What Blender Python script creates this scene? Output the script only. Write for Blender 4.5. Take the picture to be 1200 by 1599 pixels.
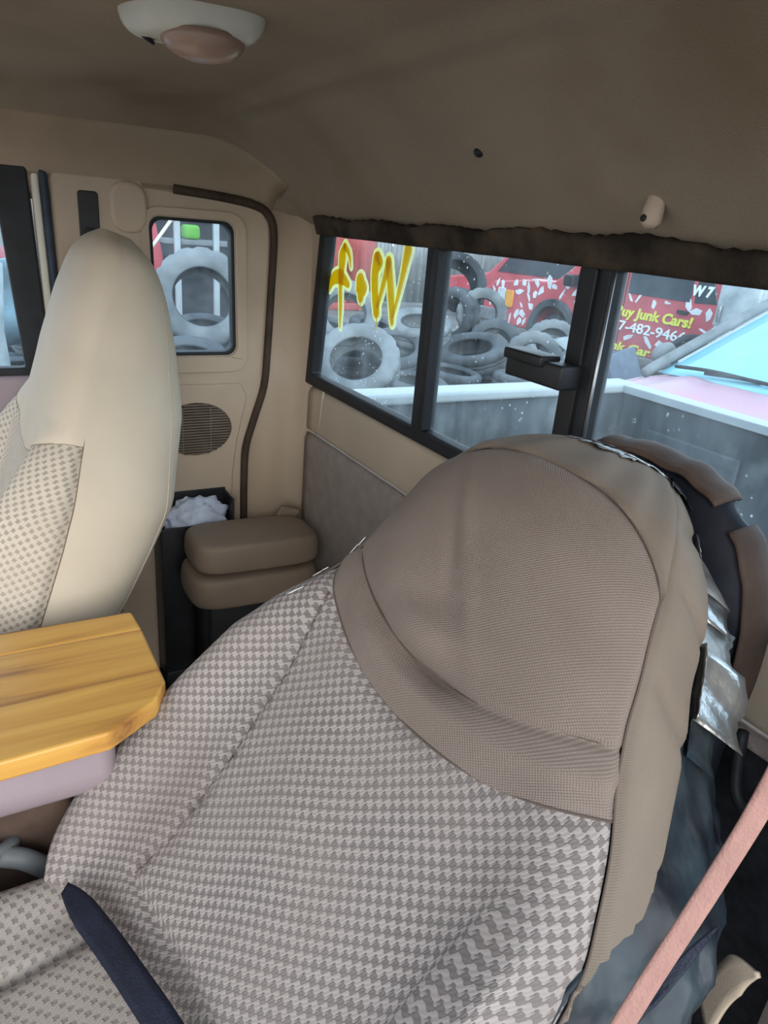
import bpy, bmesh, math, random
import numpy as np
from mathutils import Vector, Matrix
from mathutils.geometry import tessellate_polygon

# ------------------------------------------------------------------ camera, sky, exposure
scene = bpy.context.scene
for o in list(bpy.data.objects):
    bpy.data.objects.remove(o)
COL = scene.collection
rng = random.Random(7)
R = math.radians

CAM = Vector((0.80, 0.0, 1.65))
PITCH, YAW, ROLL, FPX = R(22.0), R(31.2), R(4.9), 1100.0
cam_d = bpy.data.cameras.new('camera')
cam = bpy.data.objects.new('camera', cam_d)
COL.objects.link(cam)
fw = Vector((-math.cos(YAW)*math.cos(PITCH), math.sin(YAW)*math.cos(PITCH), -math.sin(PITCH)))
r0 = Vector((math.sin(YAW), math.cos(YAW), 0))
u0 = r0.cross(fw)
rt = r0*math.cos(ROLL) + u0*math.sin(ROLL)
up = rt.cross(fw)
m = Matrix((rt, up, -fw)).transposed().to_4x4()
m.translation = CAM
cam.matrix_world = m
cam_d.sensor_fit = 'VERTICAL'
cam_d.sensor_height = 36.0
cam_d.lens = 36.0*FPX/1599.0
cam_d.clip_start = 0.01
cam_d.clip_end = 300
scene.camera = cam

w = bpy.data.worlds.new('overcast_sky')
scene.world = w
w.use_nodes = True
wn = w.node_tree.nodes
wl = w.node_tree.links
bg = wn['Background']
tc = wn.new('ShaderNodeTexCoord')
sp = wn.new('ShaderNodeSeparateXYZ')
rmp = wn.new('ShaderNodeValToRGB')
wl.new(tc.outputs['Generated'], sp.inputs[0])
wl.new(sp.outputs['Z'], rmp.inputs[0])
rmp.color_ramp.elements[0].position = 0.0
rmp.color_ramp.elements[0].color = (0.95, 0.97, 1.0, 1)
rmp.color_ramp.elements[1].position = 0.8
rmp.color_ramp.elements[1].color = (0.72, 0.86, 1.0, 1)
wl.new(rmp.outputs[0], bg.inputs[0])
bg.inputs['Strength'].default_value = 1.35

sun_d = bpy.data.lights.new('hazy_sun', 'SUN')
sun_d.energy = 1.3
sun_d.angle = R(40)
sun_d.color = (1.0, 0.95, 0.86)
sun = bpy.data.objects.new('hazy_sun', sun_d)
COL.objects.link(sun)
sun.rotation_euler = Vector((-0.85, 0.25, -0.32)).to_track_quat('-Z', 'Y').to_euler()

vs = scene.view_settings
vs.view_transform = 'Standard'
vs.look = 'None'
vs.gamma = 1.0
vs.use_curve_mapping = False
vs.exposure = 0.82

# ------------------------------------------------------------------ helpers
def tag(o, label=None, cat=None, group=None, kind=None):
    if label: o['label'] = label
    if cat: o['category'] = cat
    if group: o['group'] = group
    if kind: o['kind'] = kind
    return o

def empty(name, loc, label=None, cat=None, group=None, kind=None):
    o = bpy.data.objects.new(name, None)
    o.empty_display_size = 0.05
    COL.objects.link(o)
    o.location = loc
    return tag(o, label, cat, group, kind)

def base_of(o):
    p = Vector((0, 0, 0))
    while o is not None:
        p += o.location
        o = o.parent
    return p

def mesh(name, verts, faces, mat, parent=None, smooth=True, uv=None, local=False):
    """verts in world coordinates unless local; parents are unrotated while building"""
    b = base_of(parent) if (parent is not None and not local) else Vector((0, 0, 0))
    me = bpy.data.meshes.new(name)
    me.from_pydata([(v[0]-b.x, v[1]-b.y, v[2]-b.z) for v in verts], [], faces)
    me.update()
    if smooth:
        for p in me.polygons: p.use_smooth = True
    if uv is not None:
        lay = me.uv_layers.new(name='UVMap')
        for lp in me.loops:
            lay.data[lp.index].uv = uv[lp.vertex_index]
    if mat is not None: me.materials.append(mat)
    o = bpy.data.objects.new(name, me)
    COL.objects.link(o)
    if parent is not None: o.parent = parent
    return o

def bevel(o, wd, seg=3, ang=35):
    md = o.modifiers.new('bevel', 'BEVEL')
    md.width = wd; md.segments = seg; md.limit_method = 'ANGLE'; md.angle_limit = R(ang)
    return o

def subsurf(o, lv=2):
    md = o.modifiers.new('subdivision', 'SUBSURF'); md.levels = lv; md.render_levels = lv
    return o

def solid(o, th, off=-1):
    md = o.modifiers.new('solidify', 'SOLIDIFY'); md.thickness = th; md.offset = off
    return o

def wn_mod(o):
    o.modifiers.new('wnormal', 'WEIGHTED_NORMAL')
    return o

def box(name, lo, hi, mat, parent=None, bev=0.0, seg=3):
    x0, y0, z0 = lo; x1, y1, z1 = hi
    v = [(x0,y0,z0),(x1,y0,z0),(x1,y1,z0),(x0,y1,z0),(x0,y0,z1),(x1,y0,z1),(x1,y1,z1),(x0,y1,z1)]
    f = [(0,3,2,1),(4,5,6,7),(0,1,5,4),(1,2,6,5),(2,3,7,6),(3,0,4,7)]
    o = mesh(name, v, f, mat, parent, smooth=bev > 0)
    if bev: bevel(o, bev, seg)
    return o

def grid_faces(nu, nv, closed_u=False):
    f = []
    for j in range(nv-1):
        for i in range(nu if closed_u else nu-1):
            a = j*nu+i; b = j*nu+(i+1) % nu
            f.append((a, b, b+nu, a+nu))
    return f

def catmull(pts, n):
    P = [np.array(p, float) for p in pts]
    P = [2*P[0]-P[1]] + P + [2*P[-1]-P[-2]]
    out = []
    for i in range(1, len(P)-2):
        for k in range(n):
            t = k/n
            a, b, c, d = P[i-1], P[i], P[i+1], P[i+2]
            out.append(0.5*((2*b)+(-a+c)*t+(2*a-5*b+4*c-d)*t*t+(-a+3*b-3*c+d)*t**3))
    out.append(P[-2])
    return out

def tube_geo(path, rad, n=10, cap=True):
    P = [Vector(p) for p in path]
    V, F = [], []
    nrm = None
    for i, p in enumerate(P):
        t = (P[min(i+1, len(P)-1)]-P[max(i-1, 0)]).normalized()
        if nrm is None:
            nrm = t.orthogonal().normalized()
        else:
            nrm = (nrm - t*nrm.dot(t)).normalized()
        bn = t.cross(nrm)
        r = rad[i] if hasattr(rad, '__len__') else rad
        for k in range(n):
            a = 2*math.pi*k/n
            V.append(p + (nrm*math.cos(a)+bn*math.sin(a))*r)
    F = grid_faces(n, len(P), True)
    if cap:
        F.append(tuple(range(n-1, -1, -1)))
        F.append(tuple(range((len(P)-1)*n, len(P)*n)))
    return V, F

def tube(name, path, rad, mat, parent=None, n=10):
    V, F = tube_geo(path, rad, n)
    return mesh(name, V, F, mat, parent)

def ribbon(name, path, width_dir, wd, mat, parent=None, th=0.0015, uv=True):
    """flat strap along path; width_dir: vector or list of vectors"""
    V, U = [], []
    P = [Vector(p) for p in path]
    L = 0
    for i, p in enumerate(P):
        wv = Vector(width_dir[i] if isinstance(width_dir, list) else width_dir).normalized()
        ww = wd[i] if hasattr(wd, '__len__') else wd
        if i: L += (p-P[i-1]).length
        for k in range(5):
            q = -0.5+k/4
            V.append(p+wv*ww*q); U.append((q*ww, L))
    o = mesh(name, V, grid_faces(5, len(P)), mat, parent, uv=U)
    solid(o, th, 0)
    return o

def rrect(x0, x1, y0, y1, r, n=6):
    pts = []
    for cx, cy, a0 in ((x1-r, y1-r, 0), (x0+r, y1-r, 90), (x0+r, y0+r, 180), (x1-r, y0+r, 270)):
        for k in range(n+1):
            a = R(a0+90*k/n)
            pts.append((cx+r*math.cos(a), cy+r*math.sin(a)))
    return pts

def prism(name, outer, holes, axis, d0, d1, mat, parent=None, bev=0.0, seg=2):
    """polygon (with holes) in the two other axes, extruded from d0 to d1 along axis"""
    loops = [outer]+list(holes)
    allp = [p for l in loops for p in l]
    tris = tessellate_polygon([[Vector((p[0], p[1], 0)) for p in l] for l in loops])
    n = len(allp)
    def w3(p, d):
        return (d, p[0], p[1]) if axis == 0 else ((p[0], d, p[1]) if axis == 1 else (p[0], p[1], d))
    V = [w3(p, d0) for p in allp]+[w3(p, d1) for p in allp]
    F = []
    for t in tris:
        F.append(tuple(t)); F.append(tuple(i+n for i in reversed(t)))
    s = 0
    for l in loops:
        for i in range(len(l)):
            a, b = s+i, s+(i+1) % len(l)
            F.append((a, b, b+n, a+n))
        s += len(l)
    bm = bmesh.new()
    bv = [bm.verts.new(v) for v in V]
    for f in F:
        try: bm.faces.new([bv[i] for i in f])
        except ValueError: pass
    bmesh.ops.recalc_face_normals(bm, faces=bm.faces[:])
    bmesh.ops.dissolve_limit(bm, angle_limit=R(1), verts=bm.verts[:], edges=bm.edges[:])
    b = base_of(parent) if parent is not None else Vector((0, 0, 0))
    bmesh.ops.translate(bm, vec=-b, verts=bm.verts[:])
    me = bpy.data.meshes.new(name)
    bm.to_mesh(me); bm.free()
    for p in me.polygons: p.use_smooth = bev > 0
    me.materials.append(mat)
    o = bpy.data.objects.new(name, me)
    COL.objects.link(o)
    if parent is not None: o.parent = parent
    if bev:
        bevel(o, bev, seg, 30); wn_mod(o)
    return o

def revolve(name, prof, origin, ax, mat, parent=None, n=24, sx=1.0, sy=1.0):
    """prof: list of (radius, height along ax)"""
    ax = Vector(ax).normalized(); e1 = ax.orthogonal().normalized(); e2 = ax.cross(e1)
    V = []
    for r, h in prof:
        for k in range(n):
            a = 2*math.pi*k/n
            V.append(Vector(origin)+ax*h+e1*r*math.cos(a)*sx+e2*r*math.sin(a)*sy)
    F = grid_faces(n, len(prof), True)
    F.append(tuple(range(n-1, -1, -1))); F.append(tuple(range((len(prof)-1)*n, len(prof)*n)))
    return mesh(name, V, F, mat, parent)

def interp(tab, s):
    return float(np.interp(s, [a for a, b in tab], [b for a, b in tab]))

def smooth_tab(tab, lo, hi, n=200, k=9):
    xs = np.linspace(lo, hi, n)
    ys = np.interp(xs, [a for a, b in tab], [b for a, b in tab])
    pad = np.concatenate([np.full(k, ys[0]), ys, np.full(k, ys[-1])])
    ker = np.hanning(2*k+1); ker /= ker.sum()
    ys2 = np.convolve(pad, ker, 'valid')
    return list(zip(xs, ys2))

# ------------------------------------------------------------------ materials
def new_mat(name):
    mt = bpy.data.materials.new(name)
    mt.use_nodes = True
    nt = mt.node_tree
    return mt, nt, nt.nodes['Principled BSDF']

def mat(name, col, rough=0.7, var=0.12, scale=12.0, bump=0.0, bscale=200.0, metal=0.0, spec=0.3, col2=None, detail=4, stain=None, stain_scale=4.0, stain_lo=0.55, stain_hi=0.7):
    mt, nt, b = new_mat(name)
    N, L = nt.nodes, nt.links
    t = N.new('ShaderNodeTexCoord')
    nz = N.new('ShaderNodeTexNoise'); nz.inputs['Scale'].default_value = scale; nz.inputs['Detail'].default_value = detail
    L.new(t.outputs['Object'], nz.inputs['Vector'])
    rp = N.new('ShaderNodeValToRGB')
    c2 = col2 or tuple(c*(1-var*1.6) for c in col)
    c1 = tuple(min(1, c*(1+var)) for c in col)
    rp.color_ramp.elements[0].position = 0.3; rp.color_ramp.elements[1].position = 0.7
    rp.color_ramp.elements[0].color = (*c2, 1); rp.color_ramp.elements[1].color = (*c1, 1)
    L.new(nz.outputs['Fac'], rp.inputs[0])
    out = rp.outputs[0]
    if stain:
        n2 = N.new('ShaderNodeTexNoise'); n2.inputs['Scale'].default_value = stain_scale; n2.inputs['Detail'].default_value = 6
        L.new(t.outputs['Object'], n2.inputs['Vector'])
        mr = N.new('ShaderNodeMapRange'); mr.inputs[1].default_value = stain_lo; mr.inputs[2].default_value = stain_hi
        L.new(n2.outputs['Fac'], mr.inputs[0])
        mx = N.new('ShaderNodeMix'); mx.data_type = 'RGBA'
        L.new(mr.outputs[0], mx.inputs[0]); L.new(out, mx.inputs[6]); mx.inputs[7].default_value = (*stain, 1)
        out = mx.outputs[2]
    L.new(out, b.inputs['Base Color'])
    b.inputs['Roughness'].default_value = rough
    b.inputs['Metallic'].default_value = metal
    b.inputs['Specular IOR Level'].default_value = spec
    if bump:
        bn = N.new('ShaderNodeTexNoise'); bn.inputs['Scale'].default_value = bscale; bn.inputs['Detail'].default_value = 3
        L.new(t.outputs['Object'], bn.inputs['Vector'])
        bp = N.new('ShaderNodeBump'); bp.inputs['Strength'].default_value = bump; bp.inputs['Distance'].default_value = 0.004
        L.new(bn.outputs['Fac'], bp.inputs['Height']); L.new(bp.outputs[0], b.inputs['Normal'])
    return mt

def math_node(N, L, op, a, b=None, c=None):
    n = N.new('ShaderNodeMath'); n.operation = op
    for i, v in enumerate((a, b, c)):
        if v is None: continue
        if isinstance(v, (int, float)): n.inputs[i].default_value = v
        else: L.new(v, n.inputs[i])
    return n.outputs[0]

def houndstooth(name, light, dark, lx=0.0145, ls=0.0125, soft=0.35, thr=0.15, fine=1.0):
    """broken check weave, laid out in metres on the panel's own UV map"""
    mt, nt, b = new_mat(name)
    N, L = nt.nodes, nt.links
    uvn = N.new('ShaderNodeUVMap'); uvn.uv_map = 'UVMap'
    nzw = N.new('ShaderNodeTexNoise'); nzw.inputs['Scale'].default_value = 60; nzw.inputs['Detail'].default_value = 2
    L.new(uvn.outputs[0], nzw.inputs['Vector'])
    s = N.new('ShaderNodeSeparateXYZ'); L.new(uvn.outputs[0], s.inputs[0])
    x = math_node(N, L, 'MULTIPLY', s.outputs[0], 2*math.pi/lx)
    y = math_node(N, L, 'MULTIPLY', s.outputs[1], 2*math.pi/ls)
    p = math_node(N, L, 'ADD', x, y); q = math_node(N, L, 'SUBTRACT', x, y)
    p2 = math_node(N, L, 'ADD', p, math_node(N, L, 'MULTIPLY', math_node(N, L, 'SINE', math_node(N, L, 'MULTIPLY', q, 2.0)), 0.35))
    cp = math_node(N, L, 'COSINE', p2); cq = math_node(N, L, 'COSINE', q)
    v = math_node(N, L, 'ADD', cp, cq)
    v = math_node(N, L, 'ADD', v, math_node(N, L, 'MULTIPLY', math_node(N, L, 'SUBTRACT', nzw.outputs['Fac'], 0.5), 1.2))
    # slanted threads inside each dark tooth
    th = math_node(N, L, 'SINE', math_node(N, L, 'ADD', math_node(N, L, 'MULTIPLY', x, 4.0), math_node(N, L, 'MULTIPLY', y, 2.0)))
    v2 = math_node(N, L, 'ADD', v, math_node(N, L, 'MULTIPLY', th, 0.45*fine))
    mr = N.new('ShaderNodeMapRange'); mr.interpolation_type = 'SMOOTHSTEP'
    mr.inputs[1].default_value = thr; mr.inputs[2].default_value = thr+soft*2
    L.new(v2, mr.inputs[0])
    big = N.new('ShaderNodeTexNoise'); big.inputs['Scale'].default_value = 7; big.inputs['Detail'].default_value = 5
    L.new(uvn.outputs[0], big.inputs['Vector'])
    wear = N.new('ShaderNodeMapRange'); wear.inputs[1].default_value = 0.25; wear.inputs[2].default_value = 0.75
    wear.inputs[3].default_value = 0.5; wear.inputs[4].default_value = 1.0
    L.new(big.outputs['Fac'], wear.inputs[0])
    fac = math_node(N, L, 'MULTIPLY', mr.outputs[0], wear.outputs[0])
    mx = N.new('ShaderNodeMix'); mx.data_type = 'RGBA'
    L.new(fac, mx.inputs[0]); mx.inputs[6].default_value = (*light, 1); mx.inputs[7].default_value = (*dark, 1)
    mx2 = N.new('ShaderNodeMix'); mx2.data_type = 'RGBA'; mx2.blend_type = 'MULTIPLY'; mx2.inputs[0].default_value = 0.35
    rp = N.new('ShaderNodeValToRGB'); rp.color_ramp.elements[0].color = (0.75, 0.68, 0.62, 1); rp.color_ramp.elements[1].color = (1, 1, 1, 1)
    rp.color_ramp.elements[0].position = 0.3; rp.color_ramp.elements[1].position = 0.6
    L.new(big.outputs['Fac'], rp.inputs[0]); L.new(mx.outputs[2], mx2.inputs[6]); L.new(rp.outputs[0], mx2.inputs[7])
    L.new(mx2.outputs[2], b.inputs['Base Color'])
    b.inputs['Roughness'].default_value = 0.85; b.inputs['Specular IOR Level'].default_value = 0.2
    bp = N.new('ShaderNodeBump'); bp.inputs['Strength'].default_value = 0.55; bp.inputs['Distance'].default_value = 0.0015
    inv = math_node(N, L, 'SUBTRACT', 1.0, mr.outputs[0])
    inv = math_node(N, L, 'ADD', inv, math_node(N, L, 'MULTIPLY', th, 0.12))
    L.new(inv, bp.inputs['Height']); L.new(bp.outputs[0], b.inputs['Normal'])
    return mt

def weave(name, col, col2, sc=0.0028, rough=0.75, strength=0.5, stain=None):
    """plain basket weave on the UV map in metres"""
    mt, nt, b = new_mat(name)
    N, L = nt.nodes, nt.links
    uvn = N.new('ShaderNodeUVMap'); uvn.uv_map = 'UVMap'
    s = N.new('ShaderNodeSeparateXYZ'); L.new(uvn.outputs[0], s.inputs[0])
    x = math_node(N, L, 'MULTIPLY', s.outputs[0], 2*math.pi/sc)
    y = math_node(N, L, 'MULTIPLY', s.outputs[1], 2*math.pi/(sc*0.8))
    v = math_node(N, L, 'MULTIPLY', math_node(N, L, 'SINE', x), math_node(N, L, 'SINE', y))
    h = math_node(N, L, 'MULTIPLY_ADD', v, 0.5, 0.5)
    big = N.new('ShaderNodeTexNoise'); big.inputs['Scale'].default_value = 6; big.inputs['Detail'].default_value = 6
    L.new(uvn.outputs[0], big.inputs['Vector'])
    rp = N.new('ShaderNodeValToRGB'); rp.color_ramp.elements[0].color = (*col2, 1); rp.color_ramp.elements[1].color = (*col, 1)
    rp.color_ramp.elements[0].position = 0.3; rp.color_ramp.elements[1].position = 0.62
    L.new(big.outputs['Fac'], rp.inputs[0])
    mx = N.new('ShaderNodeMix'); mx.data_type = 'RGBA'; mx.blend_type = 'MULTIPLY'
    L.new(math_node(N, L, 'MULTIPLY', h, 0.5), mx.inputs[0]); L.new(rp.outputs[0], mx.inputs[6]); mx.inputs[7].default_value = (0.45, 0.42, 0.4, 1)
    L.new(mx.outputs[2], b.inputs['Base Color'])
    b.inputs['Roughness'].default_value = rough; b.inputs['Specular IOR Level'].default_value = 0.3
    bp = N.new('ShaderNodeBump'); bp.inputs['Strength'].default_value = strength; bp.inputs['Distance'].default_value = 0.0008
    L.new(h, bp.inputs['Height']); L.new(bp.outputs[0], b.inputs['Normal'])
    return mt

def glass_mat(name, tint=(0.9, 0.95, 0.97), dust=(0.75, 0.85, 0.9), d_lo=0.06, d_hi=0.25, specks=0.5, scale=9.0, streak=True):
    """dirty window glass: clear, faintly mirroring, with a film of dust, streaks and specks"""
    mt, nt, b = new_mat(name)
    N, L = nt.nodes, nt.links
    N.remove(b)
    out = N['Material Output']
    t = N.new('ShaderNodeTexCoord')
    mp = N.new('ShaderNodeMapping'); mp.inputs['Scale'].default_value = (1, 1, 0.25 if streak else 1)
    L.new(t.outputs['Object'], mp.inputs[0])
    nz = N.new('ShaderNodeTexNoise'); nz.inputs['Scale'].default_value = scale; nz.inputs['Detail'].default_value = 8; nz.inputs['Roughness'].default_value = 0.65
    L.new(mp.outputs[0], nz.inputs['Vector'])
    mr = N.new('ShaderNodeMapRange'); mr.inputs[1].default_value = 0.35; mr.inputs[2].default_value = 0.75
    mr.inputs[3].default_value = d_lo; mr.inputs[4].default_value = d_hi
    L.new(nz.outputs['Fac'], mr.inputs[0])
    vo = N.new('ShaderNodeTexVoronoi'); vo.inputs['Scale'].default_value = 70; vo.inputs['Randomness'].default_value = 1.0
    L.new(t.outputs['Object'], vo.inputs['Vector'])
    sk = N.new('ShaderNodeMapRange'); sk.inputs[1].default_value = 0.16; sk.inputs[2].default_value = 0.08
    L.new(vo.outputs['Distance'], sk.inputs[0])
    gate = N.new('ShaderNodeTexNoise'); gate.inputs['Scale'].default_value = 7; L.new(t.outputs['Object'], gate.inputs['Vector'])
    gm = N.new('ShaderNodeMapRange'); gm.inputs[1].default_value = 0.46; gm.inputs[2].default_value = 0.62
    L.new(gate.outputs['Fac'], gm.inputs[0])
    skv = math_node(N, L, 'MULTIPLY', math_node(N, L, 'MULTIPLY', sk.outputs[0], gm.outputs[0]), specks)
    fac = math_node(N, L, 'MAXIMUM', mr.outputs[0], skv)
    tr = N.new('ShaderNodeBsdfTransparent'); tr.inputs[0].default_value = (*tint, 1)
    gl = N.new('ShaderNodeBsdfGlossy'); gl.inputs['Roughness'].default_value = 0.04
    fr = N.new('ShaderNodeFresnel'); fr.inputs[0].default_value = 1.3
    geo = N.new('ShaderNodeNewGeometry')
    front = math_node(N, L, 'SUBTRACT', 1.0, geo.outputs['Backfacing'])
    m1 = N.new('ShaderNodeMixShader'); L.new(math_node(N, L, 'MULTIPLY', math_node(N, L, 'MULTIPLY', fr.outputs[0], front), 0.35), m1.inputs[0]); L.new(tr.outputs[0], m1.inputs[1]); L.new(gl.outputs[0], m1.inputs[2])
    tl = N.new('ShaderNodeBsdfTranslucent'); tl.inputs[0].default_value = (*dust, 1)
    m2 = N.new('ShaderNodeMixShader'); L.new(fac, m2.inputs[0]); L.new(m1.outputs[0], m2.inputs[1]); L.new(tl.outputs[0], m2.inputs[2])
    L.new(m2.outputs[0], out.inputs['Surface'])
    return mt

M = {}
M['hound'] = houndstooth('houndstooth_fabric', (0.36, 0.322, 0.308), (0.150, 0.130, 0.124), soft=0.45, thr=-0.35)
M['hound_low'] = houndstooth('houndstooth_cushion', (0.33, 0.295, 0.27), (0.20, 0.175, 0.16), soft=0.6)
M['hound_pass'] = houndstooth('houndstooth_fabric_passenger', (0.58, 0.52, 0.44), (0.30, 0.26, 0.22), soft=0.5)
M['cover'] = weave('tan_woven_cover', (0.265, 0.215, 0.185), (0.215, 0.170, 0.145), sc=0.0034, strength=0.7)
M['side'] = weave('tan_knit_side', (0.25, 0.205, 0.165), (0.21, 0.17, 0.135), sc=0.002, strength=0.3)
M['pass_side'] = weave('pale_tan_vinyl', (0.70, 0.62, 0.50), (0.64, 0.56, 0.44), sc=0.002, strength=0.15, rough=0.6)
M['thread'] = mat('dark_thread', (0.12, 0.09, 0.075), 0.9)
M['trim'] = mat('tan_plastic_trim', (0.50, 0.405, 0.31), 0.55, 0.06, 6, 0.12, 400, stain=(0.40, 0.30, 0.21), stain_scale=3, stain_lo=0.55, stain_hi=0.8)
M['rail'] = mat('brown_tan_rail_trim', (0.40, 0.31, 0.225), 0.6, 0.06, 5, 0.1, 400, stain=(0.30, 0.21, 0.135), stain_scale=4, stain_lo=0.5, stain_hi=0.75)
M['trim_grey'] = mat('grey_tan_carpet_panel', (0.33, 0.28, 0.25), 0.9, 0.08, 30, 0.4, 500)
M['head'] = mat('headliner_felt', (0.325, 0.262, 0.195), 0.95, 0.07, 5, 0.35, 600, stain=(0.23, 0.17, 0.11), stain_scale=3.5, stain_lo=0.5, stain_hi=0.75)
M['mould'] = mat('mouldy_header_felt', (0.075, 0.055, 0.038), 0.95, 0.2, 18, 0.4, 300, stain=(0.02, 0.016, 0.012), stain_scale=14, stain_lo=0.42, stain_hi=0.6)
M['rubber'] = mat('black_rubber', (0.02, 0.022, 0.026), 0.55, 0.2, 30)
M['brown_rubber'] = mat('brown_weatherstrip', (0.06, 0.04, 0.028), 0.7, 0.2, 30)
M['black'] = mat('black_plastic', (0.018, 0.019, 0.022), 0.4, 0.2, 20)
M['blue_rubber'] = mat('blue_black_seal', (0.03, 0.045, 0.07), 0.5, 0.2, 20)
M['cream'] = mat('cream_door_edge', (0.72, 0.70, 0.60), 0.35, 0.05, 10)
M['carpet_and_shade'] = mat('black_carpet_and_shade', (0.022, 0.022, 0.026), 1.0, 0.3, 60, 0.6, 300)
M['grille'] = mat('brown_speaker_grille', (0.19, 0.15, 0.115), 0.6, 0.1, 30)
M['grille_dark'] = mat('dark_speaker_cloth', (0.05, 0.04, 0.033), 0.9)
M['console'] = mat('lilac_grey_plastic', (0.33, 0.27, 0.30), 0.6, 0.05, 8, 0.1, 400)
M['navy'] = mat('navy_webbing', (0.010, 0.014, 0.030), 0.6, 0.2, 60, 0.3, 500)
M['navy_shell'] = mat('navy_padding', (0.011, 0.013, 0.022), 0.55, 0.3, 14, 0.2, 60)
M['brown_rim'] = mat('brown_vinyl_rim', (0.085, 0.055, 0.042), 0.6, 0.25, 14, 0.2, 90)
M['belt'] = mat('pink_tan_webbing', (0.36, 0.20, 0.17), 0.75, 0.08, 60, 0.3, 600)
M['jump'] = mat('brown_tan_vinyl', (0.235, 0.18, 0.135), 0.55, 0.08, 9, 0.15, 500)
M['tape'] = mat('silver_tape', (0.55, 0.57, 0.58), 0.28, 0.25, 30, 0.5, 50, metal=0.85)
M['tape_dull'] = mat('dull_grey_tape', (0.33, 0.35, 0.36), 0.4, 0.3, 40, 0.5, 60, metal=0.4)
M['liner'] = mat('blue_grey_plastic_liner', (0.022, 0.036, 0.046), 0.3, 0.3, 18, 0.8, 20, spec=0.5, col2=(0.003, 0.004, 0.009))
M['bag'] = mat('pale_blue_plastic_bag', (0.60, 0.68, 0.85), 0.35, 0.15, 20, 0.4, 60)
M['white_plastic'] = mat('aged_white_plastic', (0.66, 0.66, 0.58), 0.35, 0.08, 14)
M['peel'] = mat('peeling_white_flake', (0.75, 0.80, 0.82), 0.4, 0.05, 20)
M['metal'] = mat('grey_steel', (0.4, 0.41, 0.42), 0.35, 0.15, 20, metal=0.9)
M['dirt_metal'] = mat('grey_painted_metal', (0.20, 0.215, 0.225), 0.5, 0.2, 9)

def wood_mat():
    mt, nt, b = new_mat('varnished_pine')
    N, L = nt.nodes, nt.links
    t = N.new('ShaderNodeTexCoord')
    mp = N.new('ShaderNodeMapping'); mp.inputs['Scale'].default_value = (16, 1.2, 16)
    L.new(t.outputs['Object'], mp.inputs[0])
    nz = N.new('ShaderNodeTexNoise'); nz.inputs['Scale'].default_value = 2.4; nz.inputs['Detail'].default_value = 6; nz.inputs['Distortion'].default_value = 0.8
    L.new(mp.outputs[0], nz.inputs[0])
    rp = N.new('ShaderNodeValToRGB')
    e = rp.color_ramp.elements
    e[0].position = 0.28; e[0].color = (0.30, 0.13, 0.035, 1)
    e[1].position = 0.72; e[1].color = (0.72, 0.42, 0.10, 1)
    e.new(0.45).color = (0.60, 0.31, 0.07, 1)
    L.new(nz.outputs['Fac'], rp.inputs[0])
    L.new(rp.outputs[0], b.inputs['Base Color'])
    b.inputs['Roughness'].default_value = 0.38
    bp = N.new('ShaderNodeBump'); bp.inputs['Strength'].default_value = 0.15; bp.inputs['Distance'].default_value = 0.002
    L.new(nz.outputs['Fac'], bp.inputs['Height']); L.new(bp.outputs[0], b.inputs['Normal'])
    return mt
M['wood'] = wood_mat()
M['wood_dark'] = mat('smoky_worn_pine', (0.33, 0.17, 0.06), 0.5, 0.35, 14, 0.2, 60)
def paint_mat(name, col):
    """thick marker paint on glass: lit from both sides"""
    mt, nt, b = new_mat(name)
    N, L = nt.nodes, nt.links
    b.inputs['Base Color'].default_value = (*col, 1); b.inputs['Roughness'].default_value = 0.6
    tl = N.new('ShaderNodeBsdfTranslucent'); tl.inputs[0].default_value = (*col, 1)
    mx = N.new('ShaderNodeMixShader'); mx.inputs[0].default_value = 0.7
    L.new(b.outputs[0], mx.inputs[1]); L.new(tl.outputs[0], mx.inputs[2]); L.new(mx.outputs[0], N['Material Output'].inputs['Surface'])
    return mt
M['glass_rear'] = glass_mat('dusty_rear_glass', tint=(0.86, 0.95, 1.0), d_lo=0.0, d_hi=0.13, specks=0.8)
M['glass_side'] = glass_mat('dusty_side_glass', tint=(0.85, 0.94, 1.0), d_lo=0.01, d_hi=0.10, specks=0.3, streak=False)
M['yellow'] = paint_mat('yellow_paint_marker', (1.0, 0.74, 0.0))
def pale_border():
    mt, nt, b = new_mat('pale_yellow_border')
    N, L = nt.nodes, nt.links
    b.inputs['Base Color'].default_value = (0.92, 0.92, 0.42, 1); b.inputs['Roughness'].default_value = 0.7
    tr = N.new('ShaderNodeBsdfTransparent'); mx = N.new('ShaderNodeMixShader')
    tl = N.new('ShaderNodeBsdfTranslucent'); tl.inputs[0].default_value = (0.95, 0.95, 0.45, 1)
    nz = N.new('ShaderNodeTexNoise'); nz.inputs['Scale'].default_value = 30
    t = N.new('ShaderNodeTexCoord'); L.new(t.outputs['Object'], nz.inputs['Vector'])
    mr = N.new('ShaderNodeMapRange'); mr.inputs[3].default_value = 0.3; mr.inputs[4].default_value = 0.7
    L.new(nz.outputs['Fac'], mr.inputs[0]); L.new(mr.outputs[0], mx.inputs[0])
    L.new(tr.outputs[0], mx.inputs[1]); L.new(tl.outputs[0], mx.inputs[2])
    L.new(mx.outputs[0], N['Material Output'].inputs['Surface'])
    return mt
M['pale_border'] = pale_border()
M['tyre'] = mat('dusty_grey_rubber', (0.085, 0.092, 0.10), 0.85, 0.35, 3, 0.3, 30, col2=(0.03, 0.033, 0.038))
M['tyre_pale'] = mat('pale_dusty_rubber', (0.20, 0.215, 0.22), 0.9, 0.2, 4, 0.3, 30, col2=(0.09, 0.10, 0.105))
M['tyre_dark'] = mat('dark_rubber', (0.035, 0.038, 0.043), 0.8, 0.3, 4, 0.3, 30)
M['ground'] = mat('dusty_yard_ground', (0.20, 0.19, 0.18), 1.0, 0.25, 1.5, 0.4, 10)
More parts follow.
